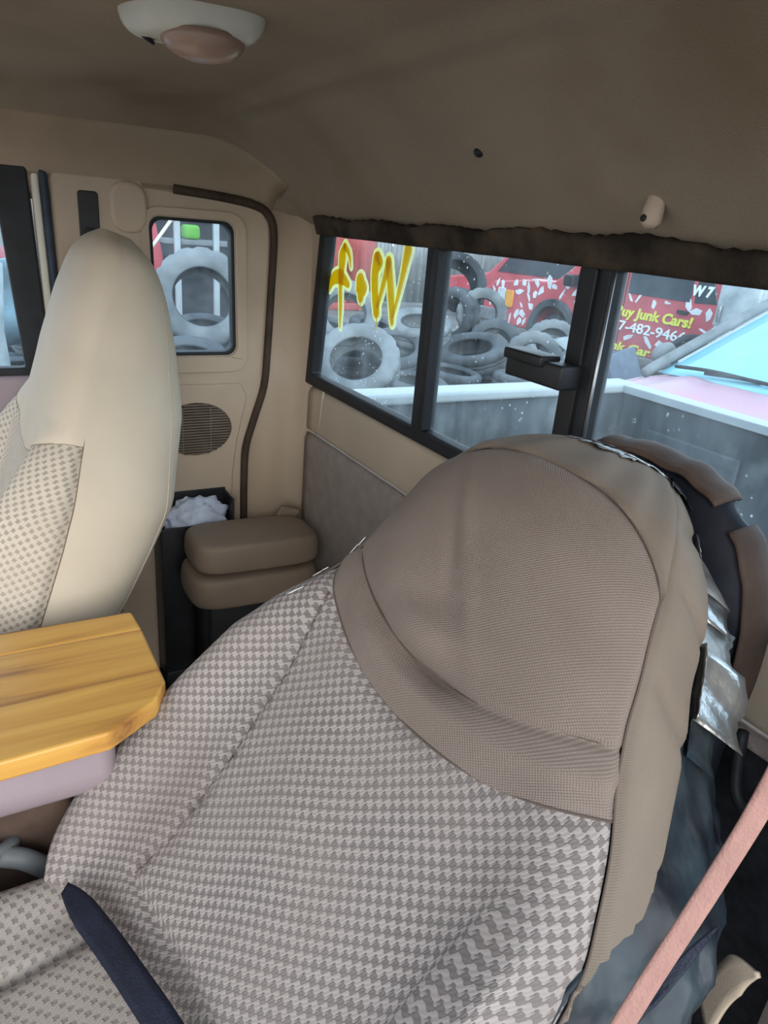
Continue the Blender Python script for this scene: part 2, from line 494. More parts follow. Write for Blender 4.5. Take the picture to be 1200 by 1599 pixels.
M['red'] = mat('faded_red_paint', (0.58, 0.10, 0.12), 0.4, 0.12, 3)
M['camo'] = mat('white_camo_patch', (0.78, 0.80, 0.82), 0.5, 0.1, 6)
M['pink'] = mat('sun_bleached_red_hood', (0.50, 0.22, 0.27), 0.35, 0.15, 2, col2=(0.46, 0.33, 0.40))
M['white_paint'] = mat('white_car_paint', (0.82, 0.86, 0.88), 0.35, 0.06, 3)
M['bed'] = mat('grey_bed_liner', (0.065, 0.075, 0.085), 0.6, 0.25, 5, 0.2, 40, stain=(0.15, 0.165, 0.17), stain_scale=6, stain_lo=0.55, stain_hi=0.75)
M['bed_rail'] = mat('pale_bed_rail', (0.40, 0.44, 0.46), 0.4, 0.08, 6)
M['dark_glass'] = mat('tinted_car_glass', (0.05, 0.065, 0.08), 0.12, 0.2, 4, spec=0.6)
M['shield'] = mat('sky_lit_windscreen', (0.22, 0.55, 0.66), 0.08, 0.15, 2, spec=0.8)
M['orange'] = mat('amber_lens', (0.85, 0.38, 0.05), 0.3, 0.1, 10)
M['lamp_lens'] = mat('cloudy_headlamp_lens', (0.62, 0.66, 0.68), 0.2, 0.1, 10)
M['text_yellow'] = mat('yellow_vinyl_letter', (0.85, 0.85, 0.10), 0.5, 0.03, 10)
M['text_white'] = mat('white_vinyl_letter', (0.88, 0.93, 0.93), 0.5, 0.03, 10)
M['sheet'] = mat('grey_corrugated_steel', (0.26, 0.28, 0.28), 0.5, 0.2, 2, metal=0.3)
M['red_sheet'] = mat('red_corrugated_steel', (0.45, 0.10, 0.09), 0.5, 0.2, 2)
M['leaf'] = mat('green_foliage', (0.16, 0.30, 0.08), 0.8, 0.3, 6)
M['bark'] = mat('bark', (0.12, 0.09, 0.07), 0.9, 0.2, 10)
M['crate'] = mat('blue_grey_crate_plastic', (0.12, 0.15, 0.21), 0.55, 0.15, 8)
M['fender'] = mat('pale_fender_plastic', (0.30, 0.33, 0.33), 0.5, 0.15, 4)
M['yellow_mach'] = mat('yellow_machine_paint', (0.80, 0.62, 0.12), 0.5, 0.1, 4)
M['greenp'] = mat('bright_green_paint', (0.12, 0.36, 0.05), 0.5, 0.1, 4)
M['blue_scrap'] = mat('pale_blue_scrap_paint', (0.24, 0.36, 0.41), 0.45, 0.3, 3, col2=(0.09, 0.13, 0.16))
M['white_scrap'] = mat('dirty_white_scrap_paint', (0.48, 0.54, 0.56), 0.5, 0.2, 4, col2=(0.22, 0.27, 0.29))

# ================================================================== THE CAB (setting)
XP, XD, YR, ZF = -0.68, 0.68, 0.655, 0.62     # passenger wall, driver wall, rear wall, floor

o = box('floor', (-0.72, -0.95, ZF-0.04), (0.72, 0.70, ZF), M['carpet_and_shade']); tag(o, kind='structure')

# headliner: flat roof, rounded down to the passenger side and sloped down to the rear glass
def zc(x, y):
    z = 1.822-0.012*(x/0.7)**2
    e = min(max((-0.47-x)/0.215, 0), 1)
    d1 = 0.165*(1-math.sqrt(max(0, 1-e*e))) if e > 0 else 0
    e2 = min(max((x-0.58)/0.14, 0), 1)
    d2 = 0.03*e2*e2
    f = max((y-0.42)/0.235, 0)
    d3 = 0.178*f**1.25 if f > 0 else 0
    k = 0.035
    ds = sorted([d1, d3])
    d = math.log(math.exp(d1/k)+math.exp(d3/k)-1.0)*k if (d1 > 0 or d3 > 0) else 0
    d = min(d, 0.200)
    z -= d+d2
    z -= 0.011*math.exp(-((y-0.425)/0.016)**2)*(1-0.6*min(max((x-0.1)/0.4, 0), 1))*(1 if x > -0.5 else max(0, 1-(-0.5-x)/0.1))
    z += 0.004*math.sin(x*7+1.3)*math.sin(y*6+0.5)
    return z
nx, ny = 90, 110
V = []
for j in range(ny):
    y = -1.0+1.66*(j/(ny-1))
    for i in range(nx):
        x = -0.70+1.42*i/(nx-1)
        V.append((x, y, zc(x, y)))
ceil = mesh('ceiling', V, [tuple(reversed(f)) for f in grid_faces(nx, ny)], M['head'])
tag(ceil, kind='structure')
box('roof_skin', (-0.72, -1.0, 1.855), (0.72, 0.70, 1.875), M['dirt_metal'], ceil, 0.008)
box('roof_skin', (-0.72, 0.668, 1.655), (0.72, 0.70, 1.855), M['dirt_metal'], ceil)
box('roof_skin', (-0.725, -1.0, 1.70), (-0.702, 0.70, 1.855), M['dirt_metal'], ceil)
# mouldy strip of header just above the glass
V = []
prng = random.Random(3)
for i in range(121):
    x = -0.60+1.22*i/120
    top = 1.657+0.0025*math.sin(x*31)+prng.uniform(-0.0015, 0.0025)+0.006*max(0, math.sin(x*7+0.5))
    y0 = 0.645; 
    for k in range(5):
        q = k/4
        z = 1.628+(top-1.628)*q
        V.append((x, 0.6440-0.010*q, z))
o = mesh('trim_1', V, grid_faces(5, 121), M['mould']); tag(o, kind='structure')
solid(o, 0.012, -1)

# tan rail trim along the passenger side of the roof
V = []
for j in range(60):
    y = -0.95+1.52*j/59
    for i in range(12):
        x = -0.692+0.088*i/11
        V.append((x, y, zc(x, y)-0.007*math.sin(math.pi*min(1, i/11*1.02+0.0))**0.5-0.001))
o = mesh('trim_3', V, [tuple(reversed(f)) for f in grid_faces(12, 60)], M['rail']); tag(o, kind='structure'); solid(o, 0.004, -1)
# rear wall: swept round the rear corners
def wall_path(y_start, n=8, r=0.065):
    pts = [(XP-0.006, y_start), (XP, YR-r)]
    for k in range(1, n+1):
        a = R(180-90*k/n)
        pts.append((XP+r+r*math.cos(a), YR-r+r*math.sin(a)))
    mir = [(-x, y) for x, y in reversed(pts)]
    return pts, mir
left, right = wall_path(0.50)
def sweep(name, path, zs, mt, parent=None, th=0.03):
    """zs: list of (z, inset) rows"""
    V = []
    for z, ins in zs:
        for i, (x, y) in enumerate(path):
            a = path[max(i-1, 0)]; b = path[min(i+1, len(path)-1)]
            tx, ty = b[0]-a[0], b[1]-a[1]; l = math.hypot(tx, ty)
            V.append((x+ty/l*ins, y-tx/l*ins, z))
    o = mesh(name, V, grid_faces(len(path), len(zs)), mt, parent)
    solid(o, th, -1)
    return o
mid = [(-0.6+1.2*i/30, YR) for i in range(31)]
full = left+mid[1:-1]+right
wr = sweep('wall_rear', [left[-2]]+mid+[right[1]], [(ZF, 0.02), (0.9, 0.02), (1.19, 0.018), (1.205, 0.012)], M['trim_grey'])
tag(wr, kind='structure')
sweep('upper_panel', [left[-2]]+mid+[right[1]], [(1.206, 0.004), (1.212, 0.013), (1.22, 0.014), (1.295, 0.012), (1.306, 0.006), (1.312, -0.004)], M['trim'], wr)
sweep('corner_panel', left[:-2], [(ZF, 0.008), (1.2, 0.006), (1.5, 0.004), (1.69, 0.002)], M['trim'], wr)
sweep('corner_panel', right[2:], [(ZF, 0.008), (1.2, 0.006), (1.5, 0.004), (1.69, 0.002)], M['trim'], wr)
sweep('shade_panel', [(0.05+0.55*i/8, YR) for i in range(9)], [(ZF, 0.028), (1.0, 0.028), (1.18, 0.027), (1.19, 0.020)], M['carpet_and_shade'], wr, 0.006)  # added black panel standing in for the deep shade behind the driver seat
tube('panel_seam', catmull([(-0.556, 0.6455, 1.325), (-0.560, 0.6435, 1.27), (-0.566, 0.643, 1.215)], 5), 0.0022, M['cream'], wr, 6)

for sg_ in (-1, 1):
    prism('window_pillar', [(sg_*0.672, 1.30), (sg_*0.640, 1.30), (sg_*0.596, 1.672), (sg_*0.672, 1.672)], [], 1, 0.6445, 0.662, M['trim'], wr, 0.004)
# --- rear sliding window
w1 = empty('window_1', (0, 0.66, 1.335), kind='structure')
ZB, ZT = 1.338, 1.626
fo = [(-0.650, ZB-0.026), (0.650, ZB-0.026), (0.600, ZT+0.028), (-0.600, ZT+0.028)]
def quad(xa0, xa1, xb0, xb1, z0, z1): return [(xa0, z0), (xa1, z0), (xb1, z1), (xb0, z1)]
holes = [quad(-0.618, -0.196, -0.574, -0.196, ZB, ZT), quad(-0.160, 0.160, -0.160, 0.160, ZB, ZT), quad(0.196, 0.618, 0.196, 0.574, ZB, ZT)]
prism('frame', fo, holes, 1, 0.640, 0.668, M['rubber'], w1, 0.005)
for a, b, c, d in ((-0.619, -0.195, -0.575, -0.195), (-0.163, 0.163, -0.163, 0.163), (0.195, 0.619, 0.195, 0.575)):
    p = prism('pane', quad(a, b, c, d, ZB-0.002, ZT+0.002), [], 1, 0.658, 0.661, M['glass_rear'], w1)
    if a < -0.5: pane_left = p
# slider rails on the middle sash
prism('sash_rail', rrect(-0.168, -0.150, ZB, ZT, 0.004, 3), [], 1, 0.634, 0.652, M['black'], w1, 0.003)
prism('sash_rail', rrect(0.150, 0.178, ZB, ZT, 0.004, 3), [], 1, 0.634, 0.652, M['black'], w1, 0.003)
tube('sash_edge', [(0.199, 0.641, ZB), (0.199, 0.641, ZT)], 0.0022, M['metal'], w1, 6)
# latch
lt = box('latch', (0.078, 0.602, 1.484), (0.182, 0.636, 1.514), M['black'], w1, 0.004)
box('latch_tab', (0.078, 0.596, 1.506), (0.150, 0.630, 1.520), M['black'], lt, 0.003)

def stroke(name, pts, wds, y0, y1, mt, parent, n=6):
    """painted stroke in the XZ plane: a ribbon of varying width with round ends"""
    P = catmull(pts, n); Wd = np.interp(np.linspace(0, len(pts)-1, len(P)), range(len(pts)), wds)
    Lp, Rp = [], []
    for i, p in enumerate(P):
        t = P[min(i+1, len(P)-1)]-P[max(i-1, 0)]; t = t/np.linalg.norm(t); nn = np.array([-t[1], t[0]])
        Lp.append(p+nn*Wd[i]/2); Rp.append(p-nn*Wd[i]/2)
    t = P[-1]-P[-2]; t /= np.linalg.norm(t); nn = np.array([-t[1], t[0]])
    endc = [P[-1]+(nn*math.cos(a)+t*math.sin(a))*Wd[-1]/2 for a in np.linspace(0, math.pi, 7)[1:-1]]
    t = P[0]-P[1]; t /= np.linalg.norm(t); nn = np.array([t[1], -t[0]])
    stc = [P[0]+(-nn*math.cos(a)+t*math.sin(a))*Wd[0]/2 for a in np.linspace(0, math.pi, 7)[1:-1]]
    loop = Lp+endc+list(reversed(Rp))+stc
    n0 = len(P); V = []; F = []
    for y in (y0, y1):
        V += [(q[0], y, q[1]) for q in Lp]+[(q[0], y, q[1]) for q in Rp]
    k = 2*n0
    for i in range(n0-1):
        F.append((i, i+1, n0+i+1, n0+i)); F.append((k+i, k+n0+i, k+n0+i+1, k+i+1))
        F.append((i, k+i, k+i+1, i+1)); F.append((n0+i, n0+i+1, k+n0+i+1, k+n0+i))
    for cap, (a, b) in ((endc, (n0-1, 2*n0-1)), (stc, (n0, 0))):
        s = len(V); V += [(q[0], y0, q[1]) for q in cap]+[(q[0], y1, q[1]) for q in cap]; c = len(cap)
        F.append(tuple([a]+[s+i for i in range(c)]+[b])); F.append(tuple([k+a]+[s+c+i for i in range(c)]+[k+b]))
        ring = [a]+[s+i for i in range(c)]+[b]; ring2 = [k+a]+[s+c+i for i in range(c)]+[k+b]
        for i in range(len(ring)-1): F.append((ring[i], ring[i+1], ring2[i+1], ring2[i]))
    return V, F
def glyph(name, strokes, label):
    V, F, V2, F2 = [], [], [], []
    for si, (pts, wds) in enumerate(strokes):
        v, f = stroke('', pts, wds, 0.6613+0.00012*si, 0.66136+0.00012*si, None, None); F += [tuple(i+len(V) for i in q) for q in f]; V += v
        if len(pts) > 2 or wds[0] > 0.012:
            v, f = stroke('', pts, [x+0.014 for x in wds], 0.6625+0.00012*si, 0.66254+0.00012*si, None, None); F2 += [tuple(i+len(V2) for i in q) for q in f]; V2 += v
    g = mesh(name, V, F, M['yellow'], pane_left, smooth=False); g['label'] = label
    mesh('pale_border', V2, F2, M['pale_border'], g, smooth=False)  # wider, paler, see-through copy of the strokes behind the letters
pane_left['label'] = 'dusty pane with yellow hand-painted marks'
glyph('painted_seven', [([(-0.529,1.606),(-0.534,1.59),(-0.536,1.555),(-0.536,1.53),(-0.531,1.49),(-0.529,1.452)], [0.014,0.030,0.024,0.016,0.014,0.006]),
                        ([(-0.526,1.608),(-0.506,1.594),(-0.496,1.572)], [0.014,0.012,0.004]),
                        ([(-0.588,1.522),(-0.570,1.543),(-0.538,1.549),(-0.503,1.538)], [0.012,0.026,0.030,0.014])], 'yellow painted 7 seen from behind')
glyph('painted_dash', [([(-0.452,1.548),(-0.447,1.535),(-0.447,1.523)], [0.034,0.048,0.026]), ([(-0.447,1.52),(-0.447,1.497)], [0.004,0.003])], 'yellow painted dash with a drip')
glyph('painted_w', [([(-0.394,1.595),(-0.396,1.566),(-0.391,1.533),(-0.381,1.502)], [0.024,0.026,0.024,0.024]), ([(-0.390,1.598),(-0.378,1.589),(-0.383,1.574)], [0.02,0.016,0.004]),
                    ([(-0.380,1.500),(-0.376,1.470)], [0.004,0.002]),
                    ([(-0.379,1.512),(-0.366,1.545),(-0.350,1.590)], [0.010,0.014,0.018]), ([(-0.350,1.592),(-0.341,1.565),(-0.332,1.535),(-0.322,1.492)], [0.022,0.022,0.022,0.014]),
                    ([(-0.320,1.503),(-0.305,1.548),(-0.294,1.588),(-0.287,1.616)], [0.008,0.012,0.018,0.024])], 'yellow painted W seen from behind')

# --- passenger side: front door, pillar trim, rear access door
d1 = empty('door_1', (XP, -0.4, ZF), kind='structure')
prism('door_panel', [(-1.0, ZF), (0.112, ZF), (0.112, 1.338), (-1.0, 1.338)], [], 0, XP-0.04, XP, M['console'], d1, 0.012, 4)
prism('sill_pad', [(-1.0, 1.19), (0.10, 1.19), (0.106, 1.30), (0.10, 1.338), (-1.0, 1.338)], [], 0, XP-0.02, XP+0.022, M['console'], d1, 0.014, 5)
prism('armrest', [(-0.7, 1.06), (0.02, 1.06), (0.03, 1.12), (-0.7, 1.12)], [], 0, XP-0.02, XP+0.05, M['trim'], d1, 0.012, 4)
w2 = empty('window_2', (XP, -0.4, 1.34), kind='structure')
prism('frame', [(-1.0, 1.335), (0.128, 1.335), (0.118, 1.70), (0.09, 1.715), (-1.0, 1.72)], [[(-0.97, 1.352), (0.083, 1.352)]+[(0.083-0.002*k, 1.352+0.033*k) for k in range(1, 10)]+[(0.055, 1.675), (0.03, 1.690), (-0.97, 1.70)]], 0, XP-0.02, XP+0.008, M['rubber'], w2, 0.004)
prism('pane', [(-0.98, 1.345), (0.09, 1.345), (0.08, 1.66), (0.04, 1.70), (-0.98, 1.705)], [], 0, XP-0.008, XP-0.004, M['glass_side'], w2)
prism('door_edge', [(0.127, 1.30), (0.142, 1.30), (0.136, 1.695), (0.122, 1.70)], [], 0, XP-0.02, XP+0.004, M['cream'], d1, 0.004)
prism('door_seal', [(0.142, 1.30), (0.156, 1.30), (0.150, 1.69), (0.136, 1.695)], [], 0, XP-0.02, XP+0.012, M['blue_rubber'], d1, 0.005)

t2 = prism('trim_2', [(0.155, ZF), (0.315, ZF), (0.315, 1.70), (0.150, 1.70)], [], 0, XP-0.03, XP+0.006, M['trim'], None, 0.012, 4)
tag(t2, kind='structure')
prism('belt_slot', rrect(0.196, 0.231, 1.583, 1.667, 0.006, 4), [], 0, XP-0.005, XP+0.009, M['black'], t2, 0.002)
prism('belt_slider', rrect(0.206, 0.222, 1.588, 1.605, 0.004, 3), [], 0, XP-0.005, XP+0.014, M['rubber'], t2, 0.002)
# rounded boss under the roof rail beside the slot
prism('pillar_boss', rrect(0.25, 0.318, 1.60, 1.69, 0.03, 5), [], 0, XP-0.005, XP+0.014, M['trim'], t2, 0.008, 4)

dr2 = empty('door_2', (XP, 0.44, ZF), kind='structure')
outer = [(0.300, ZF), (0.500, ZF), (0.502, 1.16), (0.520, 1.22), (0.546, 1.30), (0.560, 1.60), (0.558, 1.635), (0.540, 1.662), (0.500, 1.672), (0.300, 1.682)]
hole = [(y+(1.50-z)*0.02, z) for y, z in rrect(0.322, 0.488, 1.370, 1.634, 0.022)]
prism('door_panel', outer, [hole], 0, XP-0.03, XP+0.004, M['trim'], dr2, 0.008, 3)
# raised surround of the quarter window
ho2 = [(y+(1.50-z)*0.02, z) for y, z in rrect(0.306, 0.512, 1.335, 1.652, 0.035)]
hi2 = [(y+(1.50-z)*0.02, z) for y, z in rrect(0.320, 0.490, 1.368, 1.636, 0.022)]
prism('window_surround', ho2, [hi2], 0, XP, XP+0.012, M['trim'], dr2, 0.010, 4)
w3 = empty('window_3', (XP, 0.40, 1.37), kind='structure')
hi3 = [(y+(1.50-z)*0.02, z) for y, z in rrect(0.328, 0.482, 1.377, 1.628, 0.020)]
prism('gasket', hi2, [hi3], 0, XP-0.024, XP+0.004, M['rubber'], w3, 0.003)
prism('pane', hi2, [], 0, XP-0.016, XP-0.012, M['glass_side'], w3)
# lower pocket moulding and weatherstrip
prism('lower_moulding', [(0.30, 0.95), (0.478, 0.95), (0.482, 1.10), (0.492, 1.18), (0.515, 1.28), (0.50, 1.31), (0.30, 1.31)], [], 0, XP, XP+0.010, M['trim'], dr2, 0.008, 3)
seal = [(0.367,1.684),(0.46,1.678),(0.53,1.668),(0.560,1.650),(0.570,1.61),(0.566,1.50),(0.560,1.38),(0.553,1.30),(0.530,1.225),(0.512,1.16),(0.508,1.08),(0.508,0.95)]
tube('weatherstrip', [(XP+0.007, a, b) for a, b in catmull(seal, 6)], 0.0085, M['brown_rubber'], dr2, 8)

# driver side: rear door closed behind the seat, open front doorway
dd = empty('wall_driver', (XD, 0.5, ZF), kind='structure')
prism('door_panel', [(0.50, 1.23), (0.66, 1.23), (0.66, 1.72), (0.50, 1.72)], [], 0, XD, XD+0.03, M['trim'], dd, 0.008)
prism('lower_panel', [(0.50, ZF), (0.66, ZF), (0.66, 1.228), (0.50, 1.228)], [], 0, XD, XD+0.03, M['carpet_and_shade'], dd, 0.008)  # coloured black so the shade behind the seat is in the panel itself

# ------------------------------------------------------------------ speaker grille
sg = empty('speaker_grille', (XP+0.010, 0.40, 1.21), 'oval brown slatted speaker grille low on the rear side door', 'speaker')
el = [(0.400+0.078*math.cos(a), 1.213+0.058*math.sin(a)) for a in np.linspace(0, 2*math.pi, 40, endpoint=False)]
prism('speaker_cloth', el, [], 0, XP+0.008, XP+0.0115, M['grille_dark'], sg)
for k in range(19):
    z = 1.213-0.054+k*0.006
    hw = 0.078*math.sqrt(max(0, 1-((z-1.213)/0.058)**2))-0.001
    if hw < 0.012: continue
    box('slat', (XP+0.0112, 0.40-hw, z-0.0015), (XP+0.015, 0.40+hw, z+0.0015), M['grille'], sg)
for dy in (-0.03, 0.03):
    box('rib', (XP+0.0112, 0.40+dy-0.001, 1.213-0.05), (XP+0.0155, 0.40+dy+0.001, 1.213+0.05), M['grille'], sg)

# ------------------------------------------------------------------ dome light, coat hook, screw
DX, DY = -0.012, 0.225
dz = zc(DX, DY)
dl = empty('dome_light', (DX, DY, dz), 'round clouded dome lamp in a chipped white bezel on the headliner', 'dome light')
V = []
for k in range(7):
    q = k/6
    for i in range(48):
        a = 2*math.pi*i/48
        rr = 0.053+0.021*abs(math.cos(a))**6
        s = 1-0.30*q**2
        V.append((DX+rr*s*math.cos(a+0.9), DY+rr*s*math.sin(a+0.9), dz+0.004-0.026*math.sin(q*1.45)))
F = grid_faces(48, 7, True); F.append(tuple(range(6*48, 7*48)))
mesh('bezel', V, F, M['white_plastic'], dl)
M['lens'] = mat('smoky_pink_lens', (0.40, 0.27, 0.21), 0.22, 0.2, 12, spec=0.6)
revolve('lens', [(0.041, 0.0), (0.040, 0.007), (0.034, 0.014), (0.024, 0.019), (0.011, 0.022), (0.001, 0.0225)], (DX+0.010, DY+0.008, dz-0.018), (0, 0, -1), M['lens'], dl, 32)
revolve('switch_hole', [(0.009, 0), (0.009, 0.003)], (DX-0.031, DY-0.038, dz-0.0190), (-0.35, -0.45, -1), M['black'], dl, 16, 1.25, 0.9)

hx, hy = 0.272, 0.590
hz = zc(hx, hy)
ch = empty('coat_hook', (hx, hy, hz), 'small tan coat hook with dark screw hole above the rear glass', 'coat hook')
V, F = [], []
prof = [(-0.006, 0.022, 0.002), (-0.008, 0.010, 0.006), (-0.0095, -0.004, 0.010), (-0.009, -0.016, 0.011), (-0.004, -0.022, 0.007)]
for hwid, dzz, pr in prof:
    for k in range(9):
        a = math.pi*k/8
        V.append((hx+hwid*math.cos(a), hy+0.012-pr*math.sin(a)*1.1, hz-0.012+dzz*0.9))
mesh('hook_body', V, grid_faces(9, 5), M['trim'], ch); solid(ch.children[0], 0.004, 0)
revolve('screw', [(0.0035, 0), (0.0035, 0.002), (0.0015, 0.003)], (hx-0.001, hy-0.0005, hz-0.024), (0, -1, 0.1), M['black'], ch, 12)
sx_, sy_ = 0.045, 0.545
sc = revolve('headliner_clip', [(0.006, 0), (0.0062, 0.0025), (0.004, 0.005), (0.001, 0.0055)], (sx_, sy_, zc(sx_, sy_)+0.001), (0, -0.6, -0.8), M['black'], None, 10)
tag(sc, 'tiny round black clip stuck in the sloping headliner', 'clip')

# ================================================================== SEATS
class Seat:
    """local frame: x across, s up along the back, t out of the front face"""
    def __init__(s, cx, oy, oz, th, wtab, ftab, btab, bolst, seam0, seam1, nexp=3.0, top=0.80, ctab=None, otab=None, nhead=2.7):
        s.cx = cx; s.O = Vector((cx, oy, oz)); th = R(th)
        s.d = Vector((0, math.sin(th), math.cos(th))); s.n = Vector((0, -math.cos(th), math.sin(th)))
        s.top = top
        s.w = smooth_tab(wtab, 0, top, 300, 7); s.f = smooth_tab(ftab, 0, top, 300, 9); s.b = smooth_tab(btab, 0, top, 300, 9)
        s.bolst = bolst; s.seam0, s.seam1 = seam0, seam1; s.nexp = nexp; s.nhead = nhead
        s.off = smooth_tab(otab or [(0, 0.0), (top, 0.0)], 0, top, 300, 7); s.c = smooth_tab(ctab or [(0, 0.0), (top, 0.0)], 0, top, 300, 9)
    def xt(s, phi, sv, inset=0.0):
        """phi: 90 = front centre, 0 = outboard side, 180 = inboard side, 270 = back"""
        w, f, b = interp(s.w, sv), interp(s.f, sv), interp(s.b, sv)
        c, q = math.cos(R(phi)), math.sin(R(phi)); e = 2/(s.nexp-(s.nexp-s.nhead)*min(max((sv-0.42)/0.15, 0), 1))
        x = w*math.copysign(abs(c)**e, c)
        t = f*abs(q)**e if q >= 0 else -b*abs(q)**e
        if q > 0:
            xr = abs(x)/max(w, 1e-4)
            fade = 1-min(max((sv-0.38)/0.14, 0), 1)
            t += s.bolst*fade*math.exp(-((xr-0.80)/0.17)**2)*min(1, q*2.5)
        if inset:
            l = math.hypot(x, t) or 1
            x -= x/l*inset; t -= t/l*inset
        return x, t
    def P(s, x, sv, t):
        return s.O+Vector((x+interp(s.c, sv), 0, 0))+s.d*sv+s.n*(t+interp(s.off, sv))
    def seam(s, phi):
        c = math.cos(R(phi)); xr = math.copysign(abs(c)**(2/s.nexp), c)
        return s.seam0+(s.seam1-s.seam0)*abs(xr)**2.0
    def patch(s, name, phis, s_lo, s_hi, nv, mt, parent, groove=0.005, gw=0.010, disp=None, edges=(1, 1, 1, 1)):
        """phis: list of angles; s_lo/s_hi: functions of phi; edges: which borders dip into a seam (phi0, phi1, lo, hi)"""
        V, U = [], []
        rows = []
        for j in range(nv):
            row = []
            for ph in phis:
                lo, hi = s_lo(ph), s_hi(ph)
                sv = lo+(hi-lo)*j/(nv-1)
                x, t = s.xt(ph, sv)
                row.append([x, sv, t, ph, lo, hi])
            rows.append(row)
        for j, row in enumerate(rows):
            acc = [0]
            for i in range(1, len(row)):
                acc.append(acc[-1]+math.hypot(row[i][0]-row[i-1][0], row[i][2]-row[i-1][2]))
            midl = float(np.interp(90, [min(r[3], 1e9) for r in (row if row[0][3] < row[-1][3] else row[::-1])], acc if row[0][3] < row[-1][3] else acc[::-1]))
            for i, (x, sv, t, ph, lo, hi) in enumerate(row):
                g = 0
                if edges[0]: g = max(g, math.exp(-(acc[i]/gw)**2))
                if edges[1]: g = max(g, math.exp(-((acc[-1]-acc[i])/gw)**2))
                if edges[2]: g = max(g, math.exp(-((sv-lo)/gw)**2))
                if edges[3]: g = max(g, math.exp(-((hi-sv)/gw)**2))
                ins = groove*g
                if disp: ins -= disp(x, sv, t, ph)
                x2, t2 = s.xt(ph, sv, ins)
                V.append(s.P(x2, sv, t2)); U.append((acc[i]-midl, sv))
        fl = grid_faces(len(phis), nv)
        if phis[0] < phis[-1]: fl = [tuple(reversed(f)) for f in fl]
        return mesh(name, V, [tuple(reversed(f)) for f in fl], mt, parent, uv=U)
    def line(s, pts, inset=0.0):
        return [s.P(*(lambda a: (a[0], sv, a[1]))(s.xt(ph, sv, inset))) for ph, sv in pts]

def lin(a, b, n): return [a+(b-a)*i/(n-1) for i in range(n)]
def gauss(v, c, k): return math.exp(-((v-c)/k)**2)

# ---- driver seat, reclined far back
S0 = 0.055
wD = [(0,.20),(.055,.235),(.08,.275),(.12,.300),(.20,.308),(.30,.303),(.38,.292),(.44,.276),(.48,.252),(.53,.220),(.57,.204),(.60,.196),(.66,.178),(.72,.150),(.76,.118),(.79,.080),(.805,.045),(.815,.015)]
fD = [(0,.030),(.08,.040),(.2,.042),(.4,.046),(.5,.060),(.58,.078),(.66,.080),(.72,.066),(.77,.044),(.80,.022),(.815,.006)]
bD = [(0,.07),(.3,.09),(.5,.10),(.62,.095),(.72,.075),(.78,.04),(.815,.008)]
cD = [(0, 0.0), (.5, .004), (.6, -.012), (.7, -.036), (.78, -.055), (.815, -.065)]
oD = [(0, 0.0), (.64, 0.0), (.72, -.008), (.78, -.030), (.815, -.050)]
TOP = 0.815
D = Seat(0.365, 0.0, 0.90, 45, wD, fD, bD, 0.034, 0.452, 0.525, 3.0, TOP, cD, oD)
ds = empty('car_seat', (0.365, -0.1, ZF), 'reclined houndstooth driver seat with a plain tan taped-up headrest cover', 'car seat')
PV = 27.0          # angle of the corner seams
phF = [PV+(180-2*PV)*(0.5-0.5*math.cos(math.pi*i/110)) for i in range(111)]
seam_in = [(.10, .128), (.146, .122), (.20, .115), (.29, .127), (.41, .154), (.51, .185)]
seam_out = [(.10, .185), (.30, .192), (.44, .196), (.51, .200)]
def back_disp(x, sv, t, ph):
    fade = min(1, max(0, (sv-0.13)/0.03))
    xs = interp(seam_in, sv) if x < 0 else interp(seam_out, sv)
    if x > 0: fade *= min(1, max(0, (0.455-sv)/0.05))
    g = -0.008*gauss(abs(x), xs, 0.006)*fade
    if x > 0: g += 0.010*gauss(abs(x), xs+0.022, 0.016)*fade
    g += 0.0035*math.sin(sv*24+x*9)*gauss(x, 0, 0.13)
    g -= 0.007*gauss(sv, 0.146+0.17*(x+0.125), 0.006)*min(1, max(0, (0.13+x)/0.02))*min(1, max(0, (0.18-x)/0.03))
    return g*min(1, (ph-PV)/10, (180-PV-ph)/10)
def s_low(p):
    c_ = math.cos(R(p)); xo = 0.28*math.copysign(abs(c_)**(2/3), c_)
    return min(max(0.074+0.37*(xo+0.148), 0.056), 0.165)
bo = D.patch('backrest', phF, s_low, D.seam, 130, M['hound'], ds, 0.006, 0.009, back_disp)
def crease(x):
    return 0.498+0.050*(abs(x+0.01)/0.19)**2
def cover_disp(x, sv, t, ph):
    g = 0
    c = crease(x)
    g -= 0.008*gauss(sv, c, 0.010)*gauss(x, -0.03, 0.10)+0.006*gauss(sv, c, 0.0035)
    g += 0.008*gauss(sv, c+0.030, 0.020)*gauss(x, -0.04, 0.10)
    g += 0.007*gauss(sv, c-0.020, 0.012)
    g += 0.0040*math.sin((sv-0.5*x)*75)*gauss(sv, c+0.02, 0.035)*gauss(x, -0.02, 0.08)
    g += 0.0018*math.sin(x*34+sv*20)
    g += 0.0035*gauss(x+0.9*(sv-0.62), -0.03, 0.010)*gauss(sv, 0.6, 0.07)
    g -= 0.0030*gauss(x+0.9*(sv-0.62), -0.055, 0.008)*gauss(sv, 0.58, 0.05)
    return g*min(1, 0.3+(ph-PV)/14, 0.3+(180-PV-ph)/14)
def head_top(p):
    xr = abs(math.cos(R(p)))/math.cos(R(PV))
    return 0.727-0.067*(1-math.sqrt(max(0.0, 1-min(1.0, xr)**2.2)))
D.patch('headrest_cover', phF, D.seam, head_top, 120, M['cover'], ds, 0.004, 0.006, cover_disp)
def fold(sv, p):
    g = -0.007*gauss(sv, 0.690+0.0007*(p-20), 0.006)-0.006*gauss(sv, 0.745-0.0004*p, 0.006)-0.005*gauss(sv, 0.60+0.0006*p, 0.008)
    return g+0.004*math.sin(sv*48+p*0.03)*gauss(sv, 0.68, 0.12)
